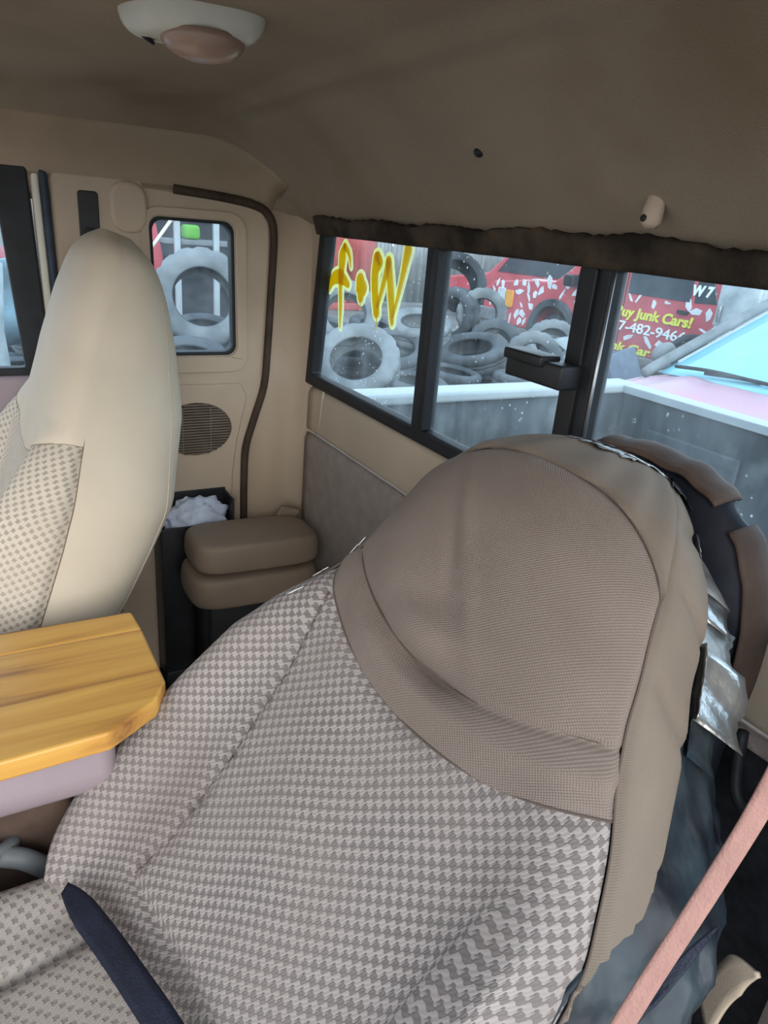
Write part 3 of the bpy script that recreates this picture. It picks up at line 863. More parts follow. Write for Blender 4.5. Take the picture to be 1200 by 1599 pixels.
# crown of the side gusset, running over the top of the headrest
crn = D.patch('crown_gusset', phF, head_top, lambda p: TOP-0.002, 40, M['side'], ds, 0.004, 0.005, lambda x, sv, t, p: 0.002*math.sin(p*0.25), (0, 0, 1, 0))
# torn rear edge: the side panel stops at a ragged line
tornT = [(0, 26), (.42, 26), (.455, 20), (.485, 8), (.53, -10), (.58, -25), (.64, -36), (.72, -38), (.79, -34), (.815, -30)]
def side_patch(name, sgn, nv, nu, ragged, mt, endtab, s_a=S0):
    V, U = [], []
    jr = random.Random(5)
    js = [jr.uniform(-1, 1) for _ in range(nv)]
    for j in range(nv):
        sv = s_a+(TOP-0.002-s_a)*j/(nv-1)
        pend = interp(endtab, sv)+ragged*(js[j]*1.0+2.2*math.sin(sv*46))
        for i in range(nu):
            q = i/(nu-1)
            p = PV+(pend-PV)*q
            pp = p if sgn > 0 else 180-p
            d = -0.004*math.exp(-(q*(PV-pend)*0.0022/0.006)**2)
            if sgn > 0: d += fold(sv, p)*math.sin(min(1, q*2.2)*math.pi/2)
            x, t = D.xt(pp, sv, -d)
            V.append(D.P(x, sv, t)); U.append((0.10+sgn*q*(PV-pend)*0.0022, sv))
    f = grid_faces(nu, nv)
    if sgn < 0: f = [tuple(reversed(k)) for k in f]
    return mesh(name, V, f, mt, ds, uv=U)
o = side_patch('side_panel', 1, 150, 44, 1.0, M['side'], tornT); solid(o, 0.003, -1)
side_patch('side_panel', -1, 110, 40, 0.0, M['side'], [(0, -62), (.6, -62), (.815, -80)])
# stitching: dark corner seams
tube('seam', D.line([(PV, sv) for sv in lin(0.08, 0.66, 90)]+[(p, head_top(p)) for p in lin(PV, 180-PV, 60)]+[(180-PV, sv) for sv in lin(0.66, 0.08, 90)], 0.0035), 0.0008, M['thread'], ds, 6)
tube('seam', D.line([(p, D.seam(p)) for p in lin(PV, 180-PV, 70)], 0.005), 0.0010, M['thread'], ds, 6)
def crease_pt(p):
    sv = 0.53
    for _ in range(6): sv = crease(D.xt(p, sv)[0])
    return (p, sv)
tube('seam', D.line([crease_pt(p) for p in lin(PV+2, 180-PV-2, 80)], 0.0075), 0.0008, M['thread'], ds, 6)
# dashes of dark thread along the inboard bolster seam
def phi_at(xw, sv, sgn):
    lo, hi = (90.0, 180.0) if sgn < 0 else (0.0, 90.0)
    for _ in range(40):
        md = (lo+hi)/2; x = D.xt(md, sv)[0]
        if x > sgn*xw if False else x > (xw*sgn): lo = md
        else: hi = md
    return (lo+hi)/2
for sgn in (-1,):
    for k in range(24):
        sv = 0.15+k*0.0155
        pts = []
        for q in (0, 0.4, 0.8):
            s2 = sv+0.010*q; pts.append((phi_at(interp(seam_in, s2), s2, sgn), s2))
        tube('stitch', D.line(pts, 0.0068), 0.0012, M['thread'], bo, 5)
# dark core behind the torn cover
core = Seat(0.365, 0.0, 0.90, 45, [(a, b*0.965) for a, b in wD], [(a, b*0.9) for a, b in fD], [(a, b) for a, b in bD], 0.0, 0.45, 0.52, 3.0, TOP, cD, oD)
V = []
ph_all = lin(0, 360, 61)[:-1]
for j in range(60):
    sv = S0+0.01+(TOP-S0-0.02)*j/59
    for p in ph_all:
        x, t = core.xt(p, sv, 0.010 if math.sin(R(p)) > -0.3 else 0.004)
        V.append(core.P(x, sv, t))
F = [tuple(reversed(f)) for f in grid_faces(60, 60, True)]
F.append(tuple(range(60))); F.append(tuple(reversed(range(59*60, 60*60))))
mesh('foam_core', V, F, M['navy_shell'], ds)
# rear shell standing up behind the head: navy padding with a split brown rim
SC = (0.335, 1.265)
def shell_arc(a, k=1.0):
    drop = 0.35*(a if a < 0 else (1-a if a > 1 else 0)); th = math.pi*min(max(a, 0), 1)
    return SC[0]+0.158*k*math.copysign(abs(math.cos(th))**0.75, math.cos(th)), SC[1]+0.192*k*abs(math.sin(th))**0.75+drop
V = []
na = 70
for k, y in [(0.70, 0.575), (0.84, 0.580), (0.93, 0.588), (0.985, 0.596), (1.0, 0.604), (0.985, 0.612), (0.90, 0.617), (0.6, 0.619)]:
    for i in range(na):
        x, z = shell_arc(-0.35+1.70*i/(na-1), k)
        wv = 0.0025*math.sin(i*0.9)+0.0015*math.sin(i*2.3)
        V.append((x, y+0.5*wv, z+wv))
sh = mesh('back_shell', V, grid_faces(na, 8), M['navy_shell'], ds); solid(sh, 0.003, 0); sh['label'] = 'navy padded back shell gaping behind the headrest'
def rim(a0, a1, n=30):
    V = []
    for i in range(n):
        q0 = i/(n-1); a = a0+(a1-a0)*q0
        taper = 0.5+0.5*math.sin(math.pi*min(max(q0, 0.02), 0.98))**0.4
        for q in range(8):
            b = q/7
            k = 0.975+0.045*math.sin(math.pi*b*0.75)*taper
            x, z = shell_arc(a, k)
            V.append((x, 0.584+0.036*b, z+0.0015*math.sin(i*0.8)))
    r_ = mesh('split_rim', V, grid_faces(8, n), M['brown_rim'], sh); solid(r_, 0.004, 0)
rim(-0.04, 0.27); rim(0.33, 0.62)
# silver tape along the torn edge
def tape(name, s0, s1, over, flare, back, mt, seed=1, label=None):
    """strip that starts on the fabric and flares out past the torn edge"""
    tr = random.Random(seed); V = []
    n = max(8, int((s1-s0)/0.004)); k = 9
    for i in range(n):
        sv = s0+(s1-s0)*i/(n-1); pe = interp(tornT, min(sv, TOP))
        e0, e1 = tr.uniform(-1, 1), tr.uniform(-1, 1)
        for j in range(k):
            q = j/(k-1)
            if q < 0.4:
                x, t = D.xt(pe+over*(1-q/0.4)+e0*(2 if j == 0 else 0), min(sv, TOP-0.003), -0.005-0.001*tr.uniform(0, 1))
                xo = to = 0
            else:
                x, t = D.xt(pe, min(sv, TOP-0.003), -0.005)
                u = (q-0.4)/0.6
                xo = flare*u+0.003*math.sin(i*0.5+3*u)+(0.0012*e1 if j == k-1 else 0); to = -back*u+0.003*math.sin(i*0.6)*u
            V.append(D.P(x+xo, sv+0.2*xo, t+to))
    o = mesh(name, V, grid_faces(k, n), mt, ds); solid(o, 0.0006, 0)
    if label: o['label'] = label
    return o
tape('tape_strip', 0.590, 0.622, 3, 0.012, 0.040, M['liner'], 12)
tape('tape_strip', 0.618, 0.676, 17, 0.032, 0.048, M['tape'], 2, 'bright silver tape patch on the torn side edge')
tape('tape_strip', 0.672, 0.704, 4, 0.024, 0.038, M['tape_dull'], 3)
tape('tape_strip', 0.698, 0.728, 5, 0.022, 0.034, M['tape'], 4)
tape('tape_strip', 0.722, 0.756, 6, 0.020, 0.034, M['tape_dull'], 5)
tape('tape_strip', 0.750, 0.784, 8, 0.014, 0.028, M['tape'], 6)
tape('tape_strip', 0.778, 0.808, 10, 0.010, 0.022, M['tape'], 7)
# tape over the crown
def crown_tape(p0, p1, s0, s1, mt, seed, lift=0.004, up_=0.008):
    tr = random.Random(seed); V = []
    n, k = 36, 6
    for i in range(n):
        p = p0+(p1-p0)*i/(n-1)
        for j in range(k):
            q = j/(k-1)
            sv = s0+(s1-s0)*q+tr.uniform(-0.0015, 0.0015)+0.002*math.sin(i*0.8)
            x, t = D.xt(p, min(sv, TOP-0.001), -lift+tr.uniform(-0.001, 0.001))
            V.append(D.P(x, sv+up_*q, t-0.012*q))
    o = mesh('tape_strip', V, grid_faces(k, n), mt, ds); solid(o, 0.0006, 0)
crown_tape(80, -40, 0.793, 0.815, M['tape'], 8)
crown_tape(150, 90, 0.795, 0.815, M['black'], 9)
crown_tape(120, 70, 0.785, 0.806, M['tape_dull'], 10)
crown_tape(30, -30, 0.780, 0.800, M['black'], 11, 0.006)
# peeling white flecks on the inboard shoulder
for i, (ph, sv, ln, wd, ang) in enumerate([(148,0.548,0.020,0.010,0.5),(151,0.536,0.016,0.008,1.3),(149,0.497,0.018,0.009,0.2),(146,0.487,0.014,0.007,0.9),(135,0.458,0.022,0.005,1.2)]):
    V = []
    for k in range(8):
        a = 2*math.pi*k/8; rx = math.cos(a)*ln/2*(1+0.3*math.sin(3*a)); ry = math.sin(a)*wd/2
        dx = rx*math.cos(ang)-ry*math.sin(ang); dsv = rx*math.sin(ang)+ry*math.cos(ang)
        xx, tt = D.xt(ph-dx*150, sv+dsv, -0.003-0.001*math.cos(a))
        V.append(D.P(xx, sv+dsv, tt))
    o = mesh('peeling_fleck', V, [tuple(range(8))], M['peel'], ds); solid(o, 0.0006, 0)
# loose plastic liner hanging off the outboard side
V = []
n, k = 60, 18
for i in range(n):
    q = i/(n-1)
    sv = 0.610-0.42*q
    bulge = 0.006+0.034*math.sin(math.pi*min(1, q*1.05))**0.9
    pe = interp(tornT, sv)
    xe, te = D.xt(pe+4, sv, 0.005)
    for j in range(k):
        b = j/(k-1)
        crm = 0.005*math.sin(i*0.32+j*0.7)+0.003*math.sin(i*0.8-j*0.9)+0.002*math.sin(i*1.7+j*1.3)
        V.append(D.P(xe+bulge*math.sin(math.pi*min(1, b*0.72))+crm*b, sv-0.012*b, te-0.115*b+crm*b))
o = mesh('plastic_liner', V, grid_faces(k, n), M['liner'], ds); solid(o, 0.001, 0); o['label'] = 'dark blue crumpled plastic liner hanging from the seat side'
# cushion
def cushion(name, x0, x1, y0, y1, z0, z1, mt, parent, seams=(), lift=0.0):
    V, U = [], []
    nu, nv = 60, 40
    for j in range(nv):
        y = y0+(y1-y0)*j/(nv-1)
        for i in range(nu):
            x = x0+(x1-x0)*i/(nu-1)
            e = min(1, min(x-x0, x1-x)/0.05); e2 = min(1, min(y-y0, y1-y)/0.05)
            zz = z1-0.05*((1-e)**2.2+(1-e2)**2.2)
            rb = abs((x-(x0+x1)/2)/((x1-x0)/2))
            zz += 0.020*gauss(rb, 0.80, 0.15)
            zz += lift*min(1, max(0, (y-y1+0.17)/0.10))*min(1, max(0, (x-0.225)/0.06))
            for sx in seams: zz -= 0.012*gauss(x, sx, 0.006)
            V.append((x, y, zz)); U.append((x, y))
    F = grid_faces(nu, nv)
    b0 = len(V)
    ring = [i for i in range(nu)]+[j*nu+nu-1 for j in range(1, nv)]+[(nv-1)*nu+i for i in range(nu-2, -1, -1)]+[j*nu for j in range(nv-2, 0, -1)]
    for r_ in ring:
        V.append((V[r_][0], V[r_][1], z0)); U.append((V[r_][0]+V[r_][2]-z0, V[r_][1]))
    for i in range(len(ring)):
        a, b = ring[i], ring[(i+1) % len(ring)]
        F.append((b, a, b0+i, b0+(i+1) % len(ring)))
    F.append(tuple(b0+i for i in reversed(range(len(ring)))))
    return mesh(name, V, F, mt, parent, uv=U)
cushion('seat_cushion', 0.135, 0.640, -0.50, 0.125, 0.74, 0.968, M['hound_low'], ds, seams=(0.262, 0.525), lift=0.034)
box('seat_base', (0.16, -0.42, ZF), (0.58, 0.06, 0.745), M['black'], ds, 0.01)
# navy strap lying in the joint between cushion and back
st = catmull([(0.212, 0.016, 1.002), (0.245, 0.024, 1.013), (0.313, 0.041, 1.032), (0.372, 0.055, 1.045), (0.44, 0.070, 1.060), (0.52, 0.085, 1.072)], 6)
o = ribbon('lap_strap', st, (0.55, -0.55, -0.25), [0.012+0.016*min(1, i/8) for i in range(len(st))], M['navy'], None)
tag(o, 'dark navy belt strap lying in the joint of the driver seat', 'seat belt')

# ---- passenger seat, upright
wP = [(0,.205),(.1,.225),(.25,.235),(.36,.230),(.44,.212),(.50,.188),(.56,.165),(.62,.142),(.68,.134),(.72,.126),(.75,.114),(.768,.096),(.78,.064),(.785,.02)]
fP = [(0,.04),(.2,.045),(.4,.042),(.5,.045),(.6,.052),(.68,.052),(.74,.046),(.77,.032),(.785,.008)]
bP = [(0,.10),(.15,.125),(.29,.160),(.43,.185),(.56,.170),(.65,.132),(.72,.094),(.76,.064),(.777,.040),(.785,.012)]
Pq = Seat(-0.375, -0.055, 0.87, 19, wP, fP, bP, 0.045, 0.44, 0.50, 3.0, 0.785, [(0, 0), (.5, 0), (.785, .01)], None, 2.25)
PV2 = -1.0
phP = [PV2+(180-2*PV2)*(0.5-0.5*math.cos(math.pi*i/110)) for i in range(111)]
ps = empty('car_seat', (-0.375, -0.1, ZF), 'upright pale tan high-back passenger seat beside the pillar', 'car seat')
def pdisp(x, sv, t, ph):
    ax_ = abs(x)
    return -0.008*gauss(ax_, 0.135, 0.008)*(1 if sv < 0.42 else max(0, 1-(sv-0.42)/0.05))
Pq.patch('backrest', phP, lambda p: 0.0, Pq.seam, 70, M['hound_pass'], ps, 0.006, 0.009, pdisp)
Pq.patch('headrest', phP, Pq.seam, lambda p: 0.783, 60, M['pass_side'], ps, 0.004, 0.007, None, (0, 0, 1, 0))
for phs in (lin(PV2, -90, 50), lin(180-PV2, 270, 50)):
    Pq.patch('side_panel', phs, lambda p: 0.0, lambda p: 0.783, 80, M['pass_side'], ps, 0.004, 0.007, None, (0, 0, 0, 0))
tube('seam', Pq.line([(PV2, sv) for sv in lin(0.02, 0.50, 70)], 0.0035), 0.0009, M['jump'], ps, 6)
tube('seam', Pq.line([(-48, sv) for sv in lin(0.02, 0.72, 70)], 0.0), 0.0012, M['trim'], ps, 6)
tube('seam', Pq.line([(p, Pq.seam(p)+0.0) for p in lin(PV2, 180-PV2, 50)], 0.005), 0.001, M['jump'], ps, 6)
cushion('seat_cushion', -0.62, -0.13, -0.55, 0.03, 0.72, 0.88, M['hound_pass'], ps)
box('seat_base', (-0.57, -0.45, ZF), (-0.17, 0.02, 0.725), M['black'], ps, 0.01)

# ---- seat belts
pb = empty('passenger_seat_belt', (XP+0.01, 0.19, 1.52), 'shoulder belt with grey guide ring on the passenger pillar', 'seat belt')
tube('guide_ring', [(XP+0.022+0.004*math.sin(a), 0.180+0.020*math.cos(a), 1.520+0.024*math.sin(a)) for a in np.linspace(0, 2*math.pi, 25)], 0.006, M['rubber'], pb, 8)
box('guide_bolt_cover', (XP+0.006, 0.175, 1.530), (XP+0.030, 0.205, 1.575), M['trim'], pb, 0.008)
ribbon('webbing', catmull([(XP+0.024, 0.178, 1.51), (XP+0.020, 0.185, 1.35), (XP+0.016, 0.20, 1.1), (XP+0.014, 0.21, 0.8)], 6), (0, 1, 0), 0.030, M['trim'], pb)

db = empty('driver_seat_belt', (0.66, 0.29, 1.42), 'pinkish tan seat belt webbing running down beside the torn driver seat', 'seat belt')
bp = catmull([(0.668, 0.340, 1.52), (0.668, 0.316, 1.415), (0.668, 0.290, 1.355), (0.668, 0.252, 1.283), (0.668, 0.215, 1.19), (0.668, 0.20, 1.0)], 7)
ribbon('webbing', bp, (0.30, 0.35, 0.18), 0.013, M['belt'], db, 0.002)
bp2 = catmull([(0.660, 0.330, 1.296), (0.657, 0.318, 1.276), (0.657, 0.298, 1.258), (0.657, 0.272, 1.238), (0.657, 0.24, 1.15)], 6)
ribbon('webbing_edge', bp2, (0.30, 0.35, 0.18), [0.001+0.010*min(1, i/8) for i in range(len(bp2))], M['navy'], db, 0.002)

lpn = tube('hanging_loop', catmull([(0.505, 0.606, 1.225), (0.520, 0.598, 1.168), (0.545, 0.594, 1.158), (0.560, 0.600, 1.185), (0.556, 0.606, 1.225), (0.540, 0.608, 1.245)], 6), 0.006, M['rubber'], None, 8)
tag(lpn, 'dark webbing loop hanging on the rear panel behind the driver seat', 'strap')
lip = ribbon('sill_trim', catmull([(0.604, 0.50, 1.015), (0.608, 0.50, 1.06), (0.616, 0.50, 1.090), (0.630, 0.50, 1.106)], 6), (0.5, -0.2, -0.5), [0.030]*12+[0.026, 0.022, 0.018, 0.014, 0.010, 0.006, 0.004], M['trim'], None, 0.004)
tag(lip, 'pale olive curved trim lip in the bottom right corner', 'trim')
# ------------------------------------------------------------------ console box with boards
cb = empty('console_box', (0.05, -0.25, ZF), 'lilac grey plastic console box under the wooden boards', 'console')
prism('body', [(-0.030, 1.03), (0.120, 1.03), (0.145, 1.06), (0.152, 1.124), (-0.055, 1.124)], [], 1, -0.58, 0.085, M['console'], cb, 0.022, 5)
box('foot', (-0.02, -0.55, ZF), (0.085, 0.04, 1.035), M['brown_rim'], cb, 0.01)
wb = empty('wooden_lid', (0.05, -0.2, 1.125), 'varnished pine board lid resting on the console between the seats', 'board')
def plank(name, pts, z0, z1, mt):
    o = prism(name, pts, [], 2, z0, z1, mt, wb, 0.004, 3)
    return o
plank('plank', [(-0.020, -0.62), (0.178, -0.62), (0.177, -0.02), (0.174, 0.075), (0.140, 0.128), (0.108, 0.147), (-0.012, 0.146)], 1.126, 1.150, M['wood'])
plank('plank', [(-0.075, -0.62), (-0.0225, -0.62), (-0.0145, 0.146), (-0.062, 0.143)], 1.126, 1.149, M['wood'])
plank('worn_edge', [(-0.088, -0.62), (-0.0765, -0.62), (-0.0635, 0.142), (-0.070, 0.138)], 1.126, 1.145, M['wood_dark'])

# buckle by the console
bk = empty('belt_buckle', (0.09, -0.045, 0.95), 'grey belt buckle stalk poking out between console and driver seat', 'buckle')
ringp = [(0.082+0.026*math.cos(a), -0.062+0.034*math.sin(a), 0.960+0.010*math.cos(a)) for a in np.linspace(0, 2*math.pi, 25)]
tube('loop', ringp, 0.009, M['dirt_metal'], bk, 10)
tube('stalk', catmull([(0.102, -0.040, 0.962), (0.112, -0.012, 0.950), (0.112, 0.015, 0.90), (0.108, 0.03, 0.75)], 5), [0.012]*16, M['dirt_metal'], bk, 10)

# ------------------------------------------------------------------ folding jump seat, bin and bag behind the passenger seat
js = empty('jump_seat', (-0.48, 0.47, ZF), 'folded brown vinyl jump seat with two stacked pads in the rear corner', 'jump seat')
def pad(name, x0, x1, y0, y1, z0, z1, r, parent, taper=0.0, tilt=0.0):
    V = []
    n = 40
    rows = [(0.0, 0.90), (0.06, 0.97), (0.2, 1.0), (0.55, 1.0), (0.8, 0.985), (0.93, 0.955), (0.985, 0.90), (1.0, 0.80), (1.02, 0.45), (1.025, 0.1)]
    cx, cy = (x0+x1)/2, (y0+y1)/2; hx_, hy_ = (x1-x0)/2, (y1-y0)/2
    for q, s in rows:
        for i in range(n):
            a = 2*math.pi*i/n
            ex = math.copysign(abs(math.cos(a))**0.45, math.cos(a)); ey = math.copysign(abs(math.sin(a))**0.45, math.sin(a))
            x = cx+hx_*s*ex; y = cy+hy_*s*ey
            V.append((x, y, z0+(z1-z0)*q+tilt*(y-cy)))
    F = grid_faces(n, len(rows), True); F.append(tuple(reversed(range(n)))); F.append(tuple(range((len(rows)-1)*n, len(rows)*n)))
    o = mesh(name, V, F, M['jump'], parent); subsurf(o, 1)
    return o
pad('seat_pad', -0.590, -0.440, 0.335, 0.612, 0.966, 1.030, 0.03, js, tilt=-0.03)
lp = pad('lower_pad', -0.590, -0.425, 0.325, 0.605, 0.895, 0.963, 0.03, js, tilt=-0.02)
box('hinge_frame', (-0.56, 0.36, ZF), (-0.46, 0.58, 0.90), M['black'], js, 0.01)
o = prism('pull_tab', [(0.545, 1.005), (0.60, 1.005), (0.615, 1.03), (0.57, 1.045)], [], 0, -0.60, -0.585, M['jump'], js, 0.004)

bn = empty('storage_bin', (-0.63, 0.39, ZF), 'open black plastic bin against the side door behind the passenger seat', 'bin')
for nm, lo, hi in (('side', (-0.669, 0.30, 0.66), (-0.664, 0.462, 1.075)), ('side', (-0.600, 0.30, 0.66), (-0.595, 0.462, 1.02)), ('end', (-0.664, 0.457, 0.66), (-0.600, 0.462, 1.07)), ('end', (-0.664, 0.30, 0.66), (-0.600, 0.305, 1.05)), ('bottom', (-0.669, 0.30, ZF), (-0.595, 0.462, 0.66))):
    box(nm, lo, hi, M['black'], bn, 0.002)
bm = bmesh.new()
bmesh.ops.create_icosphere(bm, subdivisions=4, radius=1.0)
for v in bm.verts:
    p = v.co.copy()
    k = 1+0.10*math.sin(p.x*9+p.y*4)*math.sin(p.z*8+1)+0.07*math.sin(p.y*17+p.z*13)+0.05*math.sin(p.x*23-p.z*19)
    v.co = Vector((-0.632+0.030*p.x*k, 0.385+0.068*p.y*k, 1.015+0.055*p.z*k))
me = bpy.data.meshes.new('plastic_bag'); bm.to_mesh(me); bm.free()
for p in me.polygons: p.use_smooth = True
me.materials.append(M['bag'])
o = bpy.data.objects.new('plastic_bag', me); COL.objects.link(o)
tag(o, 'crumpled pale blue plastic bag stuffed in the black bin', 'bag')

# ================================================================== OUTSIDE
gr = box('floor_yard', (-60, -40, -0.1), (40, 60, 0.0), M['ground']); gr.name = 'ground'; tag(gr, kind='structure')

# ---- truck bed behind the cab
bd = empty('truck_bed', (0, 1.3, 0.5), 'dusty grey pickup bed with pale rails right behind the rear glass', 'truck bed')
def bed_side(sgn, nm):
    prof = [(0.74, 0.70), (0.74, 0.86), (0.752, 0.88), (0.752, 0.93), (0.74, 0.95), (0.74, 1.06), (0.75, 1.075), (0.75, 1.10), (0.74, 1.115), (0.74, 1.225)]
    V = []
    for y in lin(0.74, 1.80, 24):
        for x, z in prof: V.append((sgn*x, y, z))
    f = grid_faces(len(prof), 24)
    if sgn > 0: f = [tuple(reversed(k)) for k in f]
    o = mesh(nm, V, f, M['bed'], bd); solid(o, 0.03, 1 if sgn < 0 else 1)
    prism('rail', rrect(sgn*0.775-0.045, sgn*0.775+0.045, 1.222, 1.252, 0.010, 4), [], 1, 0.72, 1.83, M['bed_rail'], bd, 0.003)
bed_side(-1, 'side_wall'); bed_side(1, 'side_wall')
box('bed_floor', (-0.76, 0.72, 0.66), (0.76, 1.83, 0.70), M['bed'], bd)
box('bulkhead', (-0.76, 0.715, 0.66), (0.76, 0.745, 1.235), M['bed'], bd, 0.006)
tg = prism('tailgate', [(-0.735, 0.70), (0.735, 0.70), (0.735, 1.235), (-0.735, 1.235)], [], 1, 1.775, 1.825, M['bed'], bd, 0.010, 3)
prism('tailgate_rail', rrect(-0.735, 0.735, 1.225, 1.250, 0.008, 3), [], 1, 1.765, 1.83, M['bed_rail'], tg, 0.003)
for a in (-0.45, 0.0, 0.45):
    box('tailgate_rib', (a-0.16, 1.765, 0.80), (a+0.16, 1.777, 1.14), M['bed'], tg, 0.006)
def wheel_well(sgn):
    V = []
    for k in range(25):
        a = math.pi*k/24
        for x in (0.50, 0.505, 0.52, 0.755):
            ins = {0.50: 0.02, 0.505: 0.006, 0.52: 0, 0.755: 0}[x]
            V.append((sgn*x, 1.18+(0.33-ins)*math.cos(a), 0.70+(0.27-ins)*math.sin(a)))
    f = grid_faces(4, 25)
    f += []
    o = mesh('wheel_well', V, f, M['bed'], bd); solid(o, 0.01, 0)
    V2 = [(sgn*0.50, 1.18+0.31*math.cos(math.pi*k/24), 0.70+0.25*math.sin(math.pi*k/24)) for k in range(25)]
    mesh('wheel_well_face', V2, [tuple(range(25))], M['bed'], o)
wheel_well(-1); wheel_well(1)
# holes in the bed side
for y, z in ((1.52, 1.17), (1.05, 0.99)):
    revolve('stake_hole', [(0.014, 0), (0.014, 0.004)], (-0.7405, y, z), (1, 0, 0), M['black'], bd, 14)

# ---- tyres
def tyre_mesh(name, r=0.31, wd=0.20, rim_=0.19, seg=64, mt='tyre', flat=0.0):
    prof = [(rim_, -wd*0.36), (rim_+0.012, -wd*0.42), (rim_+0.035, -wd*0.48), ((r+rim_)/2, -wd*0.53), (r-0.03, -wd*0.49), (r-0.010, -wd*0.44), (r, -wd*0.36), (r, -wd*0.14), (r-0.012, -wd*0.12), (r-0.012, -wd*0.06), (r, -wd*0.04)]
    prof = prof+[(a, -b) for a, b in reversed(prof)]
    prof += [(r-0.02, wd*0.36), (r-0.022, 0.0), (r-0.02, -wd*0.36)]
    V = []; n = len(prof)
    for k in range(seg):
        a = 2*math.pi*k/seg
        for i, (rr, h) in enumerate(prof):
            q = rr
            if rr > r-0.011 and k % 4 == 0: q = rr-0.013
            V.append((q*math.cos(a)*(1+flat), q*math.sin(a)*(1-flat), h))
    F = []
    for k in range(seg):
        k2 = (k+1) % seg
        for i in range(n):
            j = (i+1) % n
            F.append((k*n+i, k2*n+i, k2*n+j, k*n+j))
    me = bpy.data.meshes.new(name)
    me.from_pydata(V, [], [tuple(reversed(f)) for f in F]); me.update()
    for p in me.polygons: p.use_smooth = True
    me.materials.append(M[mt])
    return me
TM = {'tyre': tyre_mesh('tyre_a'), 'tyre_pale': tyre_mesh('tyre_b', 0.32, 0.19, 0.185, mt='tyre_pale'), 'tyre_dark': tyre_mesh('tyre_c', 0.30, 0.21, 0.19, mt='tyre_dark'),
      'squashed': tyre_mesh('tyre_d', 0.32, 0.24, 0.18, mt='tyre', flat=0.22), 'big': tyre_mesh('tyre_e', 0.36, 0.22, 0.21, mt='tyre_pale')}
def tyre(loc, axis, kind, label, spin=0.0, sc=1.0, group=None):
    o = bpy.data.objects.new('tire', TM[kind]); COL.objects.link(o)
    q = Vector(axis).to_track_quat('Z', 'Y')
    o.rotation_mode = 'QUATERNION'
    o.rotation_quaternion = q @ Matrix.Rotation(spin, 3, 'Z').to_quaternion()
    o.location = loc; o.scale = (sc, sc, sc)
    tag(o, label, 'tire', group)
    return o
toC = lambda p: (CAM-Vector(p)).normalized()
named = [
 ((-5.20, 3.04, 0.86), (0.80,-0.35,0.45), 'tyre_pale', 'pale tire leaning upright behind the painted 7', 0.98),
 ((-4.75, 2.95, 0.50), (0.55,-0.45,0.75), 'big', 'large pale tire tilted forward at the lower left of the rear glass', 1.08),
 ((-5.50, 4.05, 0.70), (0.25,-0.15,0.95), 'tyre_pale', 'pale tire lying nearly flat beside the first glass divider', 1.05),
 ((-6.20, 4.95, 1.13), (0.75,-0.10,0.55), 'tyre_dark', 'dark tire topping the heap just right of the first divider', 1.15),
 ((-5.75, 5.02, 0.83), (0.85,-0.50,0.10), 'tyre_pale', 'slim pale tire standing on edge in the middle pane', 0.88),
 ((-5.95, 4.80, 0.78), (0.25,-0.95,0.10), 'tyre', 'grey tire standing edge-on left of the slim pale one', 1.0),
 ((-5.10, 4.45, 0.50), (0.30,-0.35,0.85), 'squashed', 'squashed grey tire carcass in the middle pane', 1.0),
 ((-5.50, 5.05, 0.50), (0.75,-0.45,0.40), 'tyre', 'grey tire half hidden behind the squashed carcass', 1.0),
 ((-5.00, 5.20, 0.44), (0.80,-0.60,0.12), 'tyre_pale', 'pale tire standing upright above the latch', 1.0),
 ((-5.60, 6.00, 0.50), (0.55,-0.55,0.65), 'tyre_pale', 'pale tire ring leaning behind the upright one above the latch', 1.0),
 ((-5.25, 3.62, 0.50), (0.35,-0.20,0.90), 'tyre', 'grey tire lying low below the painted W', 1.05),
 ((-5.20, 1.70, 0.97), (0.93,-0.15,0.35), 'big', 'big pale tire standing in the quarter window', 1.12),
 ((-4.60, 1.42, 0.52), (0.35,-0.10,0.90), 'tyre', 'blue grey tire lying below the big one in the quarter window', 1.1),
 ((-4.75, 2.22, 0.60), (0.55,0.30,0.75), 'tyre_pale', 'tilted tire at the right edge of the quarter window', 1.0),
]
for loc, ax, kd, lb, s_ in named: tyre(loc, ax, kd, lb, rng.uniform(0, 6), s_)
def clear(x, y, z, r=0.55):
    return all((Vector((x, y, z))-Vector(n_[0])).length > r for n_ in named)
for iy in range(11):
    for ix in range(4):
        tyre((-4.50-ix*0.665+0.3325*(iy % 2), 0.0+iy*0.60, 0.108), (0, 0, 1), rng.choice(['tyre', 'tyre', 'tyre_dark', 'tyre_pale']), 'dusty tire lying flat at the foot of the tire heap', rng.uniform(0, 6), 0.96, 'tires at the foot of the heap')
for iy in range(10):
    for ix in range(3):
        x, y, z = -4.80-ix*0.665+0.3325*(iy % 2), 0.3+iy*0.62, 0.325
        if clear(x, y, z, 0.55): tyre((x, y, z), (rng.uniform(0, .10), rng.uniform(-.08, .08), 1), rng.choice(['tyre', 'tyre', 'tyre_pale']), 'dusty tire in the middle layer of the tire heap', rng.uniform(0, 6), 0.96, 'tires in the middle of the heap')
for iy in range(9):
    x, y, z = -5.95-0.2*(iy % 2), 0.6+iy*0.66, 0.56
    if clear(x, y, z, 0.60): tyre((x, y, z), (rng.uniform(.1, .35), rng.uniform(-.2, .2), 1), rng.choice(['tyre', 'tyre_pale', 'tyre_dark']), 'dusty tire on the back crest of the tire heap', rng.uniform(0, 6), 1.0, 'tires on the crest of the heap')

